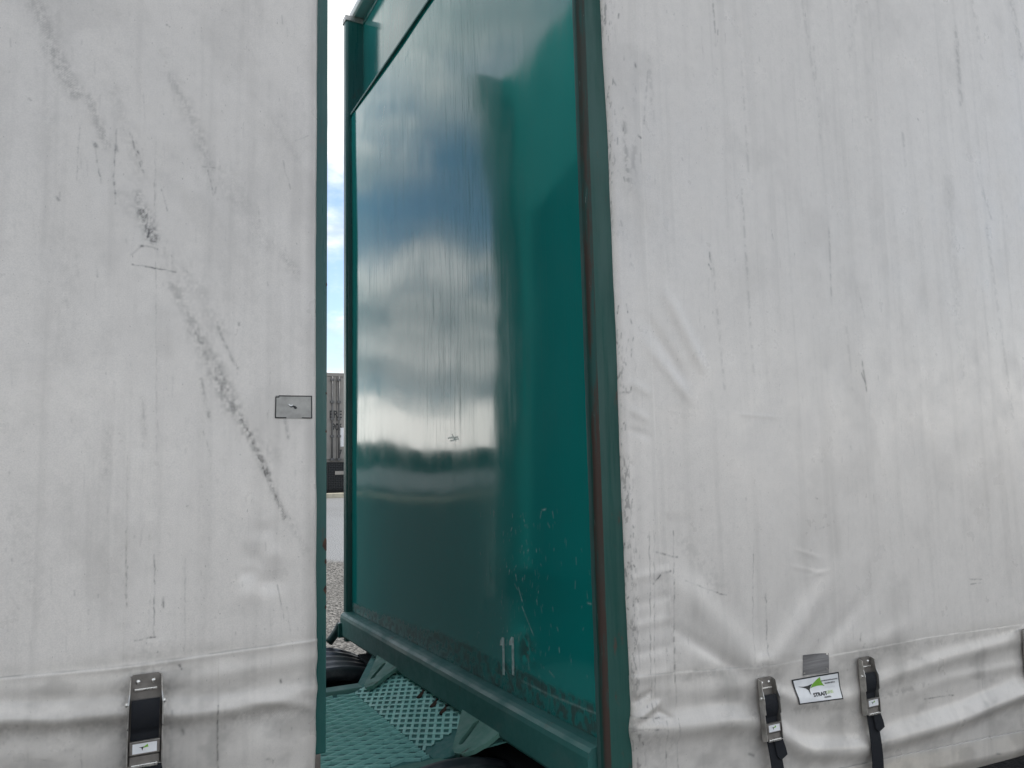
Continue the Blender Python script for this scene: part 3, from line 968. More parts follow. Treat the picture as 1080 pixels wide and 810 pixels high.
def buckle(px, py, D, root, tail, lean=0.0, wscale=1.0):
    x0, z0 = on_curtain(px, py)
    H = 0.168
    zz = np.linspace(z0, z0 - H, 12)
    dd = np.array([max(depth_at(D, x0 + s, z) for s in (-.03, 0, .03)) for z in zz])
    # stand-off line resting on the fabric
    a, b = dd[:3].max(), dd[-4:].max()
    line = a + (b - a) * np.linspace(0, 1, 12)
    off = max(0, (dd - line).max()) + 0.002
    tilt = (b - a) / H

    def F(u, v, w):   # u right, v down from the top, w out of the fabric
        uu = u * wscale + lean * v
        return (x0 + uu, DY - a - tilt * v - off - w, z0 - v)

    def bx(name, u0, u1, v0, v1, w0, w1, mat, parent, bevel=0.0):
        return mesh_obj(name, [F(u, v, w) for u in (u0, u1) for v in (v0, v1) for w in (w0, w1)], BOXF, mat, parent, bevel=bevel, seg=1)

    pl = plate_poly('strap_buckle', [(-.026, 0.001), (-.022, -.002), (.022, -.002), (.026, 0.001), (.029, .026), (.029, .165), (-.029, .165), (-.029, .026)], [],
                    lambda u, v, w: Vector(F(u, v, 0.003 + w)), 0.003, M_STEEL_D, root)
    for s in (-1, 1):
        # side cheek, stepped outward below the pivot
        ck = [(0.0, .002), (.004, .014), (.030, .016), (.048, .022), (.090, .022), (.094, .018), (.160, .019), (.165, .006), (.165, 0.0), (0, 0)]
        V, Fc = [], []
        for t in (0, 1):
            for v, w in ck:
                spl = 0.026 + 0.003 * min(1, max(0, (v - .02) / .03))
                V.append(F(s * (spl + t * 0.0022), v, 0.003 + w))
        n = len(ck)
        Fc = [tuple(range(n)), tuple(range(n, 2 * n))] + [(i, (i + 1) % n, n + (i + 1) % n, n + i) for i in range(n)]
        mesh_obj('cheek_plate', V, Fc, M_STEEL, pl)
        tube('pivot_pin', [F(s * .0285, .049, .014), F(s * .0345, .049, .014)], 0.0045, M_CHROME, pl, 12)
        # rivet
        rv = []
        for r_, h_ in ((.0046, 0), (.0042, .0018), (.0026, .0032), (.0006, .0038)):
            for k in range(10):
                an = 2 * math.pi * k / 10
                rv.append(F(s * .0135 + r_ * math.cos(an), .0115 + r_ * math.sin(an), .003 + h_))
        fc = [(i * 10 + k, i * 10 + (k + 1) % 10, i * 10 + 10 + (k + 1) % 10, i * 10 + 10 + k) for i in range(3) for k in range(10)] + [tuple(range(30, 40))]
        mesh_obj('rivet', rv, fc, M_CHROME, pl, smooth_=True)
    bx('cross_bar', -.020, .020, .0235, .0275, .003, .009, M_CHROME, pl, .001)
    # webbing, slightly arched
    n = 16
    V, Fc = [], []
    for i in range(n + 1):
        t = i / n
        v = .043 + .075 * t
        w = .010 + .010 * math.sin(math.pi * min(1, t * 1.15 + .12)) ** .6
        for u in (-.0245, .0245):
            V.append(F(u, v, w))
        for u in (-.0245, .0245):
            V.append(F(u, v, w - .0025))
    for i in range(n):
        o, p = 4 * i, 4 * i + 4
        Fc += [(o, o + 1, p + 1, p), (o + 2, p + 2, p + 3, o + 3), (o, p, p + 2, o + 2), (o + 1, o + 3, p + 3, p + 1)]
    Fc += [(0, 2, 3, 1), (4 * n, 4 * n + 1, 4 * n + 3, 4 * n + 2)]
    mesh_obj('webbing', V, Fc, M_WEB, pl)
    bx('lever_bar', -.0262, .0262, .1165, .1415, .012, .0215, M_STEEL_D, pl, .0015)
    bx('lever_rim', -.0262, .0262, .1155, .1172, .0215, .0228, M_STEEL, pl)
    mp = lambda u, v, w=0.0: F(-.021 + .042 * u, .138 - .018 * v, .0218 + w)
    P = np.array([[mp(i / 2, j / 2) for i in range(3)] for j in range(3)])
    st = grid_obj('sticker', P, None, M_WHITE, pl)
    mpe = lambda u, v, w=0.0: mp(.18 + .75 * u, -.05 + 1.0 * v, w)
    for nm, pts, m in (('emblem_dark', [(.08, .70), (.20, .665), (.40, .72), (.345, .60), (.305, .30), (.24, .58)], M_INK),
                       ('emblem_lime', [(.34, .56), (.40, .70), (.58, .93), (.63, .62), (.50, .61)], M_GREENINK)):
        poly_on(nm, mpe, pts, 0.0003, m, st)
    bx('lower_plate', -.0262, .0262, .1435, .161, .008, .017, M_STEEL_D, pl, .001)
    bx('release_lip', -.023, .023, .158, .164, .0172, .023, M_CHROME, pl, .001)
    # hanging tail of the strap
    n = 26
    V, Fc = [], []
    for i in range(n + 1):
        t = i / n
        v = .160 + tail * t
        w = .006 + .012 * math.sin(3.2 * t) * (1 - t) + .004
        tw = lean + 0.10 * math.sin(2.2 * t)
        cx = .004 * math.sin(5 * t)
        for u in (-.0205, .0205):
            uu = cx + u * math.cos(tw * 2)
            V += [F(uu, v, w + u * math.sin(tw * 2.2)), F(uu, v, w + u * math.sin(tw * 2.2) - .0025)]
    for i in range(n):
        o, p = 4 * i, 4 * i + 4
        Fc += [(o, o + 2, p + 2, p), (o + 1, p + 1, p + 3, o + 3), (o, p, p + 1, o + 1), (o + 2, o + 3, p + 3, p + 2)]
    mesh_obj('strap_tail', V, Fc, M_WEB, pl)
    # folded loop end sticking out to the side below the lever
    lp = [(.000, .162, .010), (.030, .163, .014), (.0345, .185, .018), (.036, .203, .020), (.014, .216, .016), (.004, .206, .013)]
    V = [F(u, v, w) for u, v, w in lp] + [F(u, v, w + .007) for u, v, w in lp]
    n = len(lp)
    mesh_obj('strap_fold', V, [tuple(range(n)), tuple(range(n, 2 * n))] + [(i, (i + 1) % n, n + (i + 1) % n, n + i) for i in range(n)], M_WEB, pl, bevel=.001, seg=1)
    return pl


buckle(153.5, 709, L_DISP, left, 0.20)
buckle(803, 714, R_DISP, right, 0.30, 0.0, 0.98)
buckle(909, 693, R_DISP, right, 0.34, 0.0, 0.98)
buckle(1079, 663, R_DISP, right, 0.30, 0.0, 0.98)
buckle(-160, 727, L_DISP, left, 0.20)

# maker's plate on the right curtain
sm = quad_map([(834.5, 717), (884.5, 708.5), (887, 736.5), (840, 742.5)], R_DISP, 0.0022)
sp_ = patch_grid('maker_plate', sm, 0, 1, 0, 1, 14, 8, 0, M_INK, right)
patch_grid('plate_face', sm, .026, .974, .05, .95, 14, 8, 0.0006, M_WHITE, sp_)
emblem(sm, sp_, 0.0012)
tw = lambda ox, oy, su, sv: (lambda x, y: Vector(sm(ox + x * su, oy + y * sv, 0.0014)))
text_mesh('plate_lettering', 'STRAIT', 1.0, M_INK, sp_, tw(.355, .235, .098, .185), bold=0.045)
text_mesh('plate_lettering', 'LINE', 1.0, M_PALEINK, sp_, tw(.655, .275, .078, .15), bold=0.03)
rp = random.Random(9)
for (u0, u1, v0, v1, mat) in ((.60, .95, .745, .795, M_GREYINK), (.665, .89, .635, .69, M_GREYINK), (.58, .73, .135, .195, M_GREYINK)):
    u = u0
    while u < u1:
        du = rp.uniform(.012, .026)
        patch_grid('plate_small_print', sm, u, min(u1, u + du), v0, v1 - rp.uniform(0, .012), 1, 1, 0.0013, mat, sp_)
        u += du + .006
for i in range(7):
    u = .67 + .03 * i
    patch_grid('plate_small_print', sm, u, u + .02, .49, .53, 1, 1, 0.0013, M_WHITE, sp_)
tm = quad_map([(847.5, 691), (875, 689), (874.5, 712), (847, 715)], R_DISP, 0.0012)
tp = patch_grid('tape_patch', tm, 0, 1, 0.1, 1, 12, 10, 0, M_TAPE, right)
for (u, v) in ((.94, .96), (.92, .30), (.05, .2)):
    patch_grid('tape_rivet', tm, u - .03, u + .03, v - .03, v + .03, 2, 2, 0.0007, M_CHROME, tp)

# ------------------------------------------------------------------ right trailer front
PYN, PYF = 1.806, 4.175       # panel near and far limits
PZ0, PZ1 = 1.085, 3.815
pys = np.concatenate([np.arange(PYN, 2.75, 0.0027), np.arange(2.75, PYF, 0.007), [PYF]])
pzs = np.concatenate([np.arange(PZ0, 1.95, 0.0032), np.arange(1.95, PZ1, 0.008), [PZ1]])
pdis = 0.010 * (fbm(pys, pzs, 0.85, 0.75, 81, 2) - 0.5)
# shallow dish: sheet pulled in along the frame
uu = (pys - PYN) / (PYF - PYN)
vv = (pzs - PZ0) / (PZ1 - PZ0)
pdis -= 0.010 * np.sin(math.pi * uu)[None, :] * np.sin(math.pi * vv)[:, None]
pdis += 0.0022 * (fbm(pys, pzs, 2.6, 2.2, 83, 2) - 0.5) + 0.0006 * (fbm(pys, pzs, 7, 5, 82, 2) - 0.5)
_c = on_front(452, 330)
pdis -= 0.009 * np.exp(-((pys[None, :] - _c[0]) / .42) ** 2 - ((pzs[:, None] - _c[1]) / .42) ** 2)
G0 = np.array([0.002, 0.225, 0.208])
pcol = np.ones(pdis.shape + (3,)) * G0 * (0.94 + 0.12 * fbm(pys, pzs, 2, 2, 84, 3))[..., None]
film = np.zeros_like(pdis)
PN = fbm(pys, pzs, 90, 90, 85, 3)
B_ = lambda x, y: on_front(x, y)
# grimy scraped band over the bottom beam
hz = PZ0 + 0.075 + 0.03 * fbm(pys, pzs[:1], 3, 1, 86, 3)[0] - 0.045 * smooth(pys, 2.9, 3.9)
band = smooth(hz[None, :] - pzs[:, None], -0.012, 0.012) * (0.35 + 0.6 * smooth(fbm(pys, pzs, 60, 60, 87, 4), .40, .62))
pcol = pcol * (1 - band[..., None] * .85) + band[..., None] * .85 * np.array([0.040, 0.044, 0.040])
film = np.maximum(film, band)
# dull smear round the number
p = B_(555, 688)
smear = np.exp(-((pys[None, :] - p[0]) / .05) ** 2 - ((pzs[:, None] - p[1]) / .055) ** 2) * smooth(fbm(pys, pzs, 40, 40, 88, 3), .4, .6)
pcol = pcol * (1 - smear[..., None] * .75) + smear[..., None] * .75 * np.array([0.02, 0.035, 0.032])
film = np.maximum(film, smear * .8)
scrt = np.zeros_like(pdis)
SC = 0.0027
for x0, y0, x1, y1, w, s in (
        (543, 606, 544, 612, 1.0, .8), (542, 616, 545, 622, .8, .5), (546, 620, 550, 634, 1.1, .8), (550, 640, 562, 670, .7, .7), (571, 538, 575, 537, 1.0, .7),
        (570, 540, 569, 546, .7, .6), (582, 540, 583, 546, .6, .4), (577, 552, 579, 556, .8, .5), (625, 622, 626, 626, .9, .6), (628, 632, 629, 641, .7, .6), (619, 636, 623, 637, .7, .5),
        (554, 570, 555, 574, .7, .45), (570, 640, 571, 646, .6, .4), (587, 662, 588, 665, .7, .4), (556, 668, 558, 690, 1.2, .35), (549, 668, 547, 672, .8, .5), (556, 692, 558, 706, 1.0, .5), (579, 708, 584, 714, .8, .6),
        (470, 462, 480, 461, 1.0, .9), (474, 458, 478, 465, .9, .9), (472, 465, 481, 463, .8, .7), (400, 168, 404, 145, 1.6, .6), (401, 142, 405, 112, 1.1, .8), (400, 172, 402, 160, .9, .5), (412, 75, 414, 70, 1.3, .6),
        (550, 718, 580, 733, .5, .5), (580, 733, 634, 755, .5, .55), (388, 632, 388, 640, 1.4, -.6), (392, 628, 392, 638, 1.2, -.6), (528, 700, 536, 712, .7, .3)):
    if s > 0:
        mark(scrt, pys, pzs, B_(x0, y0), B_(x1, y1), max(.0026, w * SC), s, .3, PN)
for i in range(120):
    x, y = rl.gauss(553, 16), rl.uniform(540, 712)
    mark(scrt, pys, pzs, B_(x, y), B_(x + rl.uniform(-1, 1), y + rl.uniform(1, 5)), .0024, rl.uniform(.1, .55), .6, PN)
for i in range(60):
    x, y = rl.uniform(500, 632), rl.uniform(520, 715)
    mark(scrt, pys, pzs, B_(x, y), B_(x + rl.uniform(-1, 1), y + rl.uniform(1, 8)), .0022, rl.uniform(.05, .3), .6, PN)
# long pale scuff curves high on the sheet
for x0, y0, x1, y1, s in ((420, 80, 436, 40, .5), (436, 40, 460, 5, .4), (428, 86, 440, 55, .4), (424, 70, 430, 56, .5)):
    mark(scrt, pys, pzs, B_(x0, y0), B_(x1, y1), .012, s * .5, .9, fbm(pys, pzs, 40, 14, 89, 3))
film = np.maximum(film, scrt * .8)
k = np.clip(scrt, 0, 1)[..., None]
pcol = pcol * (1 - k) + k * np.array([0.36, 0.46, 0.44])
P = np.stack([XB - pdis, np.broadcast_to(pys, pdis.shape), np.broadcast_to(pzs[:, None], pdis.shape)], -1)
pcol4 = np.concatenate([pcol, film[..., None]], -1)
panel = grid_obj('bulkhead_panel', P, pcol4, M_PANEL, right, flip=True)
box('panel_top_trim', XB - .012, XB + .05, PYN, PYF, PZ1 + .001, PZ1 + .013, M_TRIM, right, bevel=.003)
# recessed sheet above, corner posts, beams
ZW = 4.37
ugy = np.linspace(PYN, PYF, 60)
ugz = np.linspace(PZ1 + .016, ZW, 24)
ud = 0.008 * (fbm(ugy, ugz, 2.2, 2.0, 91, 2) - .5)
P = np.stack([XB + .065 - ud, np.broadcast_to(ugy, ud.shape), np.broadcast_to(ugz[:, None], ud.shape)], -1)
grid_obj('upper_sheet', P, None, M_GREEN_FAR, right, flip=True)
box('top_rail', XB + .06, XB + .14, PYN, PYF, ZW + .001, ZW + .03, M_GREEN, right, bevel=.006)


def post(name, y0, y1, parent, mat, near):
    # rounded section: front (-X) corner radius
    r = 0.014
    x0, x1 = XB - .035, XB + .10
    sec = []
    for cx, cy, a0 in ((x0 + r, y0 + r, 180), (x1 - .003, y0 + .003, 270), (x1 - .003, y1 - .003, 0), (x0 + r, y1 - r, 90)):
        rr = r if cx < XB else .003
        for k_ in range(6):
            a = math.radians(a0 + 90 * k_ / 5)
            sec.append((cx + rr * math.cos(a), cy + rr * math.sin(a)))
    zs_ = np.linspace(0.93, ZW + .01, 40)
    V = [(x, y, z) for z in zs_ for x, y in sec]
    n = len(sec)
    Fc = [(j * n + i, j * n + (i + 1) % n, (j + 1) * n + (i + 1) % n, (j + 1) * n + i) for j in range(39) for i in range(n)]
    Fc += [tuple(range(n)), tuple(range(39 * n, 40 * n))]
    return mesh_obj(name, V, Fc, mat, parent, smooth_=False)


pn = post('corner_post', 1.756, 1.804, right, M_GREEN_POST, True)
pf = post('corner_post', 4.177, 4.235, right, M_GREEN, False)
box('post_cap', XB - .04, XB + .105, 4.172, 4.24, ZW + .011, ZW + .045, M_STEEL, pf, bevel=.004)
box('post_cap', XB - .04, XB + .105, 1.752, 1.808, ZW + .011, ZW + .045, M_STEEL, pn, bevel=.004)
# rust-bled sealant bead between panel and near post
bead = []
rb = random.Random(2)
zs_ = np.linspace(0.96, 3.81, 160)
V, Fc = [], []
for i, z in enumerate(zs_):
    w = .017 + .005 * math.sin(z * 7) + rb.uniform(-.003, .003)
    j1, j2 = rb.uniform(-.0012, .0012), .003 * math.sin(z * 5.3) + .002 * math.sin(z * 13) + rb.uniform(-.0012, .0012)
    V += [(XB - .0215, 1.7552, z), (XB - .0335, 1.7595, z), (XB - .0366, 1.767, z), (XB - .0362, 1.7715 + .0065 * min(1.0, max(0.0, (z - 1.5) / .7)) + j2, z)]
for i in range(159):
    o = 4 * i
    Fc += [(o + k_, o + k_ + 1, o + k_ + 5, o + k_ + 4) for k_ in range(3)]
mesh_obj('rust_strip', V, Fc, M_RUSTRUN, pn, smooth_=True)
V, Fc = [], []
for i, z in enumerate(zs_):
    V += [(XB - .0358, 1.780 + rb.uniform(-.0015, .0015), z), (XB - .0366, 1.784, z), (XB - .0366, 1.794, z), (XB - .0358, 1.7972 + rb.uniform(-.001, .001), z)]
for i in range(159):
    o = 4 * i
    Fc += [(o + k_, o + k_ + 1, o + k_ + 5, o + k_ + 4) for k_ in range(3)]
mesh_obj('sealant_strip', V, Fc, M_SEAL, pn, smooth_=True)
# bottom beam: profile with rounded lip, extruded along Y
prof = [(XB + .03, PZ0 - .001), (XB - .030, PZ0 - .003), (XB - .046, PZ0 - .007), (XB - .056, PZ0 - .016), (XB - .060, PZ0 - .030),
        (XB - .060, 0.972), (XB - .054, 0.962), (XB - .02, .958), (XB + .03, .958)]
ysb = np.linspace(1.806, 4.20, 60)
V = [(x, y, z) for y in ysb for x, z in prof]
n = len(prof)
Fc = [(j * n + i, j * n + (i + 1) % n, (j + 1) * n + (i + 1) % n, (j + 1) * n + i) for j in range(59) for i in range(n)]
Fc += [tuple(range(n)), tuple(range(59 * n, 60 * n))]
mesh_obj('bottom_beam', V, Fc, M_GREEN_BEAM, right)
# painted number 11 on the sheet
for px in (531, 541):
    y0, z0 = on_front(px, 692)
    h, w = .060, .016
    yy = lambda d: y0 + d
    dsp = lambda y, z: XB - pdis[min(len(pzs) - 1, np.searchsorted(pzs, z)), min(len(pys) - 1, np.searchsorted(pys, y))] - .0012
    V = []
    pts = [(-w / 2, -h), (w / 2, -h), (w / 2, h * .55), (w * 1.6, h * .5), (w * 1.5, h * .72), (w / 2, h), (-w / 2, h)]
    V = [(dsp(y0 + a, z0 + b), y0 + a, z0 + b) for a, b in pts]
    mesh_obj('number_digit', V, [(0, 1, 2, 5, 6), (2, 3, 4, 5)], M_OLDPAINT, panel)
# body behind the bulkhead
box('floor_frame', XB + .10, 9.1, 1.84, 4.12, .90, 1.05, M_BLACK, right)
box('roof', XB + .0, 9.1, 1.70, 4.24, ZW + .05, ZW + .10, M_ROOF, right, bevel=.015)
box('far_curtain', XB + .11, 9.1, 4.19, 4.205, .90, ZW, bpy.data.materials['plain white curtain'], right)
box('chassis_rail', XB + .05, 9.0, 2.45, 2.58, .70, .895, M_BLACK, right)
box('chassis_rail', XB + .05, 9.0, 3.40, 3.53, .70, .895, M_BLACK, right)
box('coupling_plate', XB - .02, 2.4, 1.95, 4.02, .86, .895, M_BLACK, right)
box('added_front_screen', XB + .05, XB + .10, 1.86, 4.10, .40, .955, M_BLACK, right)  # added dark panel that blocks the bright ground below the beam
box('side_rail', XB + .12, 9.1, 1.80, 1.836, .86, 1.02, M_BLACK, right)
tube('marker_lamp', [(1.135, 4.20, 1.015), (1.125, 4.22, .985), (1.10, 4.235, .945), (1.085, 4.24, .925)], .022, M_LAMP, right, 14)
box('lamp_bracket', 1.12, 1.15, 4.17, 4.20, .955, 1.03, M_GREEN, right, bevel=.004)

# ------------------------------------------------------------------ coupling deck of the left trailer
DZ = 0.885
YA, YB = 2.47, 3.40


def lattice(name, corner, eu, ev, nu, nv, long_, short_, wid, thick, mat, parent):
    """expanded metal: each strand a bar; clipped to the rectangle nu x nv (metres)"""
    eu, ev = Vector(eu), Vector(ev)
    nn = eu.cross(ev).normalized()
    V, Fc = [], []
    slope = long_ / short_
    for sgn in (1, -1):
        c = -nv * slope - nu
        k0 = int(-(nu + nv * slope) / long_) - 1
        k1 = int((nu + nv * slope) / long_) + 2
        for kk in range(k0, k1):
            # line u = sgn*slope*v + kk*long_
            u_a = kk * long_
            ts = []
            lo, hi = 0.0, nv
            # clip so that 0<=u<=nu
            for bound in (0.0, nu):
                v_ = (bound - u_a) / (sgn * slope)
                ts.append(v_)
            a, b = min(ts), max(ts)
            lo, hi = max(lo, a), min(hi, b)
            if hi - lo < 0.006:
                continue
            m = max(1, int((hi - lo) / short_))
            for q in range(m):
                va, vb = lo + (hi - lo) * q / m, lo + (hi - lo) * (q + 1) / m
                pa = Vector(corner) + eu * (sgn * slope * va + u_a) + ev * va
                pb = Vector(corner) + eu * (sgn * slope * vb + u_a) + ev * vb
                d = (pb - pa).normalized()
                s_ = d.cross(nn).normalized() * wid / 2
                t_off = nn * (0.0006 if sgn > 0 else 0)
                o = len(V)
                for p_ in (pa, pb):
                    V += [p_ - s_ + t_off, p_ + s_ + t_off, p_ + s_ * .6 + nn * thick + t_off, p_ - s_ * .6 + nn * thick + t_off]
                Fc += [tuple(o + i for i in f) for f in ((0, 1, 5, 4), (1, 2, 6, 5), (2, 3, 7, 6), (3, 0, 4, 7))]
    o = mesh_obj(name, V, Fc, mat, parent)
    return o


M_EDGE = mat_green('worn deck edge paint', (0.13, 0.27, 0.23), .7, .9, .4, False, (8, 8, 8))
deckp = box('deck_plate', 0.10, 1.00, YA, YB, DZ - .012, DZ - .006, M_TEAL_D, left)
dm = lattice('deck_mesh', (0.10, YA + .03, DZ - .006), (1, 0, 0), (0, 1, 0), .87, YB - YA - .06, .105, .050, .010, .009, M_TEAL, left)
dm['kind'] = 'stuff'
RT = Vector((1.165, 0, 0.962))
RB = Vector((0.975, 0, DZ))
ru = (RT - RB)
rm = lattice('ramp_mesh', (RB.x, YA + .10, RB.z), (0, 1, 0), tuple(ru.normalized()), YB - YA - .12, ru.length, .066, .034, .0115, .006, M_TEAL, left)
rm['kind'] = 'stuff'
# plate close under the ramp mesh
_rn = Vector((-ru.z, 0, ru.x)).normalized()
_q = [Vector((RB.x, YA, RB.z)), Vector((RB.x, YB, RB.z)), Vector((RT.x, YB + .33, RT.z)), Vector((RT.x, YA - .16, RT.z))]
mesh_obj('ramp_plate', [tuple(p - _rn * .004) for p in _q] + [tuple(p - _rn * .010) for p in _q],
         [(0, 1, 2, 3), (4, 7, 6, 5), (0, 3, 7, 4), (1, 5, 6, 2), (0, 4, 5, 1), (3, 2, 6, 7)], M_TEAL_D, left)
box('deck_edge', 0.10, 1.04, YB, YB + .075, DZ - .05, DZ + .012, M_EDGE, left, bevel=.004)
box('deck_edge', 0.10, 1.05, YA - .045, YA, DZ - .05, DZ + .004, mat_green('dusty deck edge paint', (0.11, 0.25, 0.20), .7, .9, .4), left, bevel=.004)


def gusset(outline, slot, parent):
    """sloping skid plate lying just proud of the ramp; outline and slot given in (y, up-slope) metres"""
    base = RB + (RT - RB) * 0.33
    ev = (RT - base).normalized()
    nn = Vector((-ev.z, 0, ev.x))
    nn = nn if nn.z > 0 else -nn

    def fr(u, v, w):
        lift = 0.030 * max(0.0, v / 0.12) ** 2
        return Vector((base.x, u, base.z)) + ev * v + nn * (0.020 + w + lift * 0.3)
    (y0, v0), (y1, v1) = slot
    dx, dy = y1 - y0, v1 - v0
    n_ = math.hypot(dx, dy)
    dx, dy = dx / n_, dy / n_
    r = .011
    hole = []
    for c, a0 in (((y0, v0), 90), ((y1, v1), -90)):
        for k_ in range(7):
            a = math.radians(a0 + 180 * k_ / 6)
            hole.append((c[0] + r * (dx * math.cos(a) - dy * math.sin(a)), c[1] + r * (dy * math.cos(a) + dx * math.sin(a))))
    return plate_poly('gusset_plate', outline, [hole], fr, .014, bpy.data.materials['dusty deck edge paint'], parent)


def on_slope(px, py):
    base = RB + (RT - RB) * 0.33
    ev = (RT - base).normalized()
    nn = Vector((-ev.z, 0, ev.x))
    nn = nn if nn.z > 0 else -nn
    p0 = Vector((base.x, 0, base.z)) + nn * 0.020
    e, d = Vector(EYE), Vector(ray(px, py))
    t = (p0 - e).dot(nn) / d.dot(nn)
    q = e + d * t
    return q.y, (q - p0).dot(ev)


gusset([on_slope(*p) for p in ((494, 732), (489, 748), (481, 774), (477, 789), (479, 794), (487, 795), (500, 791), (514, 784), (528, 775), (540, 769), (556, 766))],
       [on_slope(487, 783), on_slope(503, 764)], left)
gusset([on_slope(*p) for p in ((402, 684), (396, 698), (388, 714), (384, 722), (386, 725), (393, 723), (404, 715), (415, 708), (424, 704), (436, 700))],
       [on_slope(393, 714.5), on_slope(405, 702)], left)
# short rusty hooks where the ramp meets the beam
for px, py in ((443, 716), (457, 722), (467, 729)):
    y, z = on_front(px, py, 1.12)
    tube('rusty_hook', [(1.135, y, .962), (1.125, y - .004, .950), (1.105, y - .012, .938)], .007, M_RUST, left, 8)


def mudguard(y0, y1, cx, cz, R, parent):
    n, m = 40, 33
    ys = np.linspace(y0, y1, m)
    V, Fc = [], []
    for i in range(n + 1):
        a = math.radians(165 - 150 * i / n)
        for j, y in enumerate(ys):
            t = (y - y0) / (y1 - y0)
            rib = 0.010 * (0.5 + 0.5 * math.tanh(4 * math.sin(t * 2 * math.pi * 4.5)))
            lip = -0.05 * max(0, (abs(t - .5) - .44) / .06) ** 2
            r = R + rib + lip
            V.append((cx + r * math.cos(a), y, cz + r * math.sin(a)))
    k_ = m
    for i in range(n):
        for j in range(m - 1):
            Fc.append((i * k_ + j, i * k_ + j + 1, (i + 1) * k_ + j + 1, (i + 1) * k_ + j))
    o = mesh_obj('mudguard', V, Fc, M_MUD, parent, smooth_=True)
    md = o.modifiers.new('thickness', 'SOLIDIFY')
    md.thickness = .005
    return o


def wheel(y0, y1, cx, cz, R, parent):
    prof = [(R * .55, y0 + .03), (R * .60, y0), (R * .93, y0 + .005), (R, y0 + .03), (R, y1 - .03), (R * .93, y1 - .005), (R * .6, y1), (R * .55, y1 - .03)]
    n = 40
    V = [(cx + r * math.cos(2 * math.pi * k_ / n), y, cz + r * math.sin(2 * math.pi * k_ / n)) for r, y in prof for k_ in range(n)]
    p_ = len(prof)
    Fc = [(i * n + k_, i * n + (k_ + 1) % n, (i + 1) * n + (k_ + 1) % n, (i + 1) * n + k_) for i in range(p_ - 1) for k_ in range(n)]
    t = mesh_obj('wheel', V, Fc, M_RUBBER, parent, smooth_=True)
    ym = y0 + .06
    V = [(cx + r * math.cos(2 * math.pi * k_ / n), y, cz + r * math.sin(2 * math.pi * k_ / n)) for r, y in ((R * .57, y0 + .02), (R * .5, ym), (R * .25, ym - .01), (R * .22, y0 - .01), (.01, y0 - .01)) for k_ in range(n)]
    Fc = [(i * n + k_, i * n + (k_ + 1) % n, (i + 1) * n + (k_ + 1) % n, (i + 1) * n + k_) for i in range(4) for k_ in range(n)]
    mesh_obj('rim', V, Fc, M_STEEL_D, t, smooth_=True)


for y0, y1 in ((1.84, 2.38), (3.66, 4.20)):
    mudguard(y0, y1, 0.97, .42, .495, left)
    wheel(y0 + .03, y1 - .03, 0.97, .42, .42, left)
box('added_rear_screen', 0.10, 0.14, 1.85, 4.12, .30, .935, M_BLACK, left)  # added dark panel keeping pale ground out of the bulkhead's reflection
box('chassis_rail', -8.9, 1.10, 2.50, 2.62, .58, .86, M_BLACK, left)
box('chassis_rail', -8.9, 1.10, 3.25, 3.37, .58, .86, M_BLACK, left)
tube('axle', [(0.97, 2.0, .42), (.97, 4.05, .42)], .06, M_BLACK, left, 14)
box('side_rail', -9.0, .40, 1.80, 1.818, 1.10, 1.26, M_BLACK, left)

reparent_keep(left)
reparent_keep(right)

# ------------------------------------------------------------------ yard behind
CX, CY = 6.02, 22.75
cz0 = 2.17
cont = empty('shipping_container', (CX, CY, GZ), 'grey shipping container with door locking bars, seen through the gap', 'container')
box('body', CX - 1.22, CX + 1.22, CY, CY + 12.0, cz0, cz0 + 2.62, M_CONT, cont, bevel=.02)
box('top_rail', CX - 1.22, CX + 1.22, CY - .03, CY - .001, cz0 + 2.50, cz0 + 2.60, M_CONT, cont, bevel=.01)
for s in (-1, 1):
    box('door_panel', CX + (.01 if s > 0 else -1.12), CX + (1.12 if s > 0 else -.01), CY - .03, CY - .001, cz0 + .08, cz0 + 2.48, M_CONT, cont, bevel=.012)
box('base_frame', CX - 1.2, CX + 1.2, CY + .2, CY + 11.8, GZ + .02, cz0 - .002, M_FENCE, cont)
for bxp in (-.13, .07, -.85, .80):
    lb = tube('locking_bar', [(CX + bxp, CY - .065, cz0 + .05), (CX + bxp, CY - .065, cz0 + 2.5)], .022, M_CONT_D, cont, 8)
    for zb in (.08, .75, 1.25, 1.75, 2.4):
        box('bar_bracket', CX + bxp - .05, CX + bxp + .05, CY - .10, CY - .031, cz0 + zb - .035, cz0 + zb + .035, M_CONT_D, lb)
ctm = lambda ox, oz, s: (lambda x, y: Vector((CX + ox + x * s, CY - .034, cz0 + oz + y * s)))
text_mesh('lettering', 'ERE', 1.0, M_INK, cont, ctm(-.21, 1.29, .30), 0.78, 0.02)
text_mesh('lettering', '906', 1.0, M_INK, cont, ctm(-.14, .93, .28), 0.75, 0.02)
text_mesh('lettering', '7', 1.0, M_INK, cont, ctm(.06, .18, .26), 0.8, 0.02)
box('placard', CX + .12, CX + .22, CY - .036, CY - .031, cz0 + .45, cz0 + 1.0, M_WHITE, cont)
reparent_keep(cont)

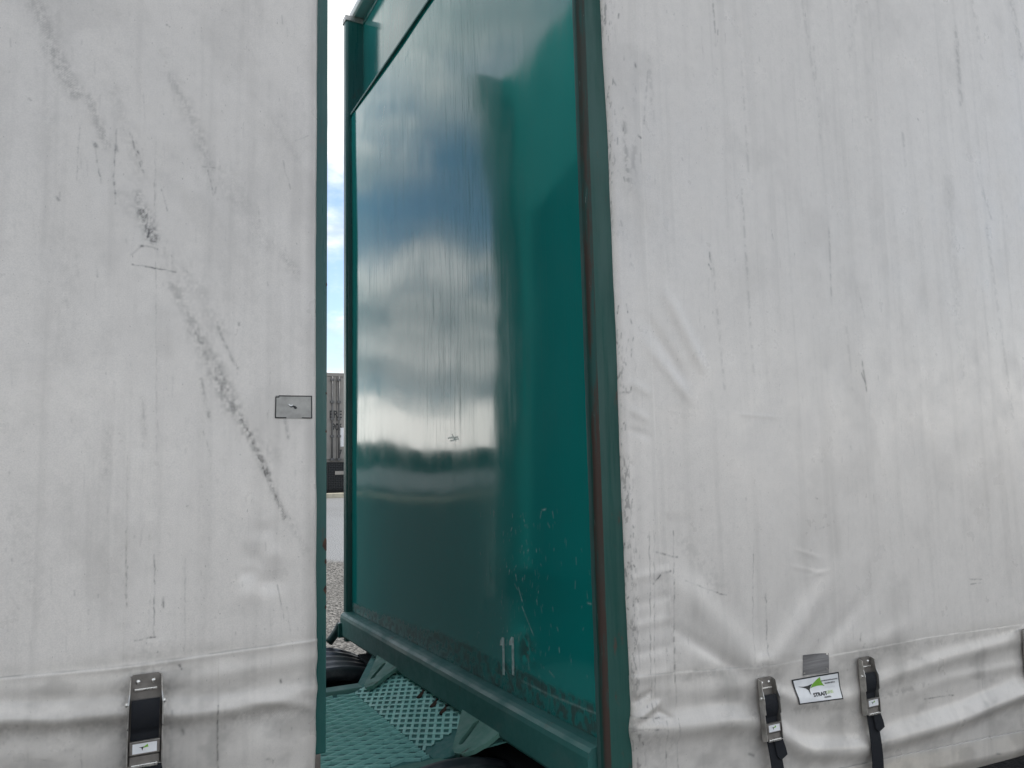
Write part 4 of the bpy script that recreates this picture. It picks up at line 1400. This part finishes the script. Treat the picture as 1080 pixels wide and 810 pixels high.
fen = empty('mesh_fence', (CX, 22.35, GZ), 'low dark mesh fence below the grey container', 'fence')
FV, FF = [], []


def strand(a, b, w):
    o = len(FV)
    a, b = Vector(a), Vector(b)
    s_ = Vector((0, w, 0))
    q = (b - a).cross(s_).normalized() * w
    for p_ in (a, b):
        FV.extend([p_ - s_ - q, p_ + s_ - q, p_ + s_ + q, p_ - s_ + q])
    FF.extend([tuple(o + i for i in f) for f in ((0, 1, 5, 4), (1, 2, 6, 5), (2, 3, 7, 6), (3, 0, 4, 7))])


for i in range(-44, 36):
    u = CX + i * .1
    strand((u, 22.35, GZ + .22), (u + .75, 22.35, GZ + .97), .016)
    strand((u + .75, 22.35, GZ + .22), (u, 22.35, GZ + .97), .016)
fm = mesh_obj('wire_mesh', FV, FF, M_FENCE, fen)
fm['kind'] = 'stuff'
for px in (-4.2, -1.4, 1.4, 4.2):
    tube('fence_post', [(CX + px, 22.35, GZ), (CX + px, 22.35, GZ + 1.0)], .03, M_FENCE, fen, 10)
box('top_wire', CX - 4.3, CX + 4.3, 22.34, 22.36, GZ + .97, GZ + .985, M_FENCE, fen)
box('fence_plate', CX - .14, CX + .12, 22.31, 22.325, GZ + .64, GZ + .74, M_CONT, fen)
reparent_keep(fen)

# ------------------------------------------------------------------ what the glossy sheet mirrors: yard to the left, beyond the trailers
shed = empty('storage_shed', (-26.0, 66.0, GZ), 'long dark green shed mirrored in the glossy bulkhead', 'shed')
box('wall', -70, 14, 66, 86, GZ, 4.6, M_SHED, shed)
mesh_obj('roof', [(-70.4, 65.6, 4.6), (14.4, 65.6, 4.6), (14.4, 86.4, 4.6), (-70.4, 86.4, 4.6), (-70.4, 76, 5.2), (14.4, 76, 5.2)],
         [(0, 1, 5, 4), (2, 3, 4, 5), (0, 4, 3), (1, 2, 5), (0, 3, 2, 1)], M_SHED, shed)
reparent_keep(shed)
wall = box('boundary_wall', -70, 2, 48, 48.3, GZ - .1, 2.35, M_WALLW)
wall['label'] = 'low white boundary wall mirrored as a pale streak in the bulkhead'
wall['category'] = 'wall'
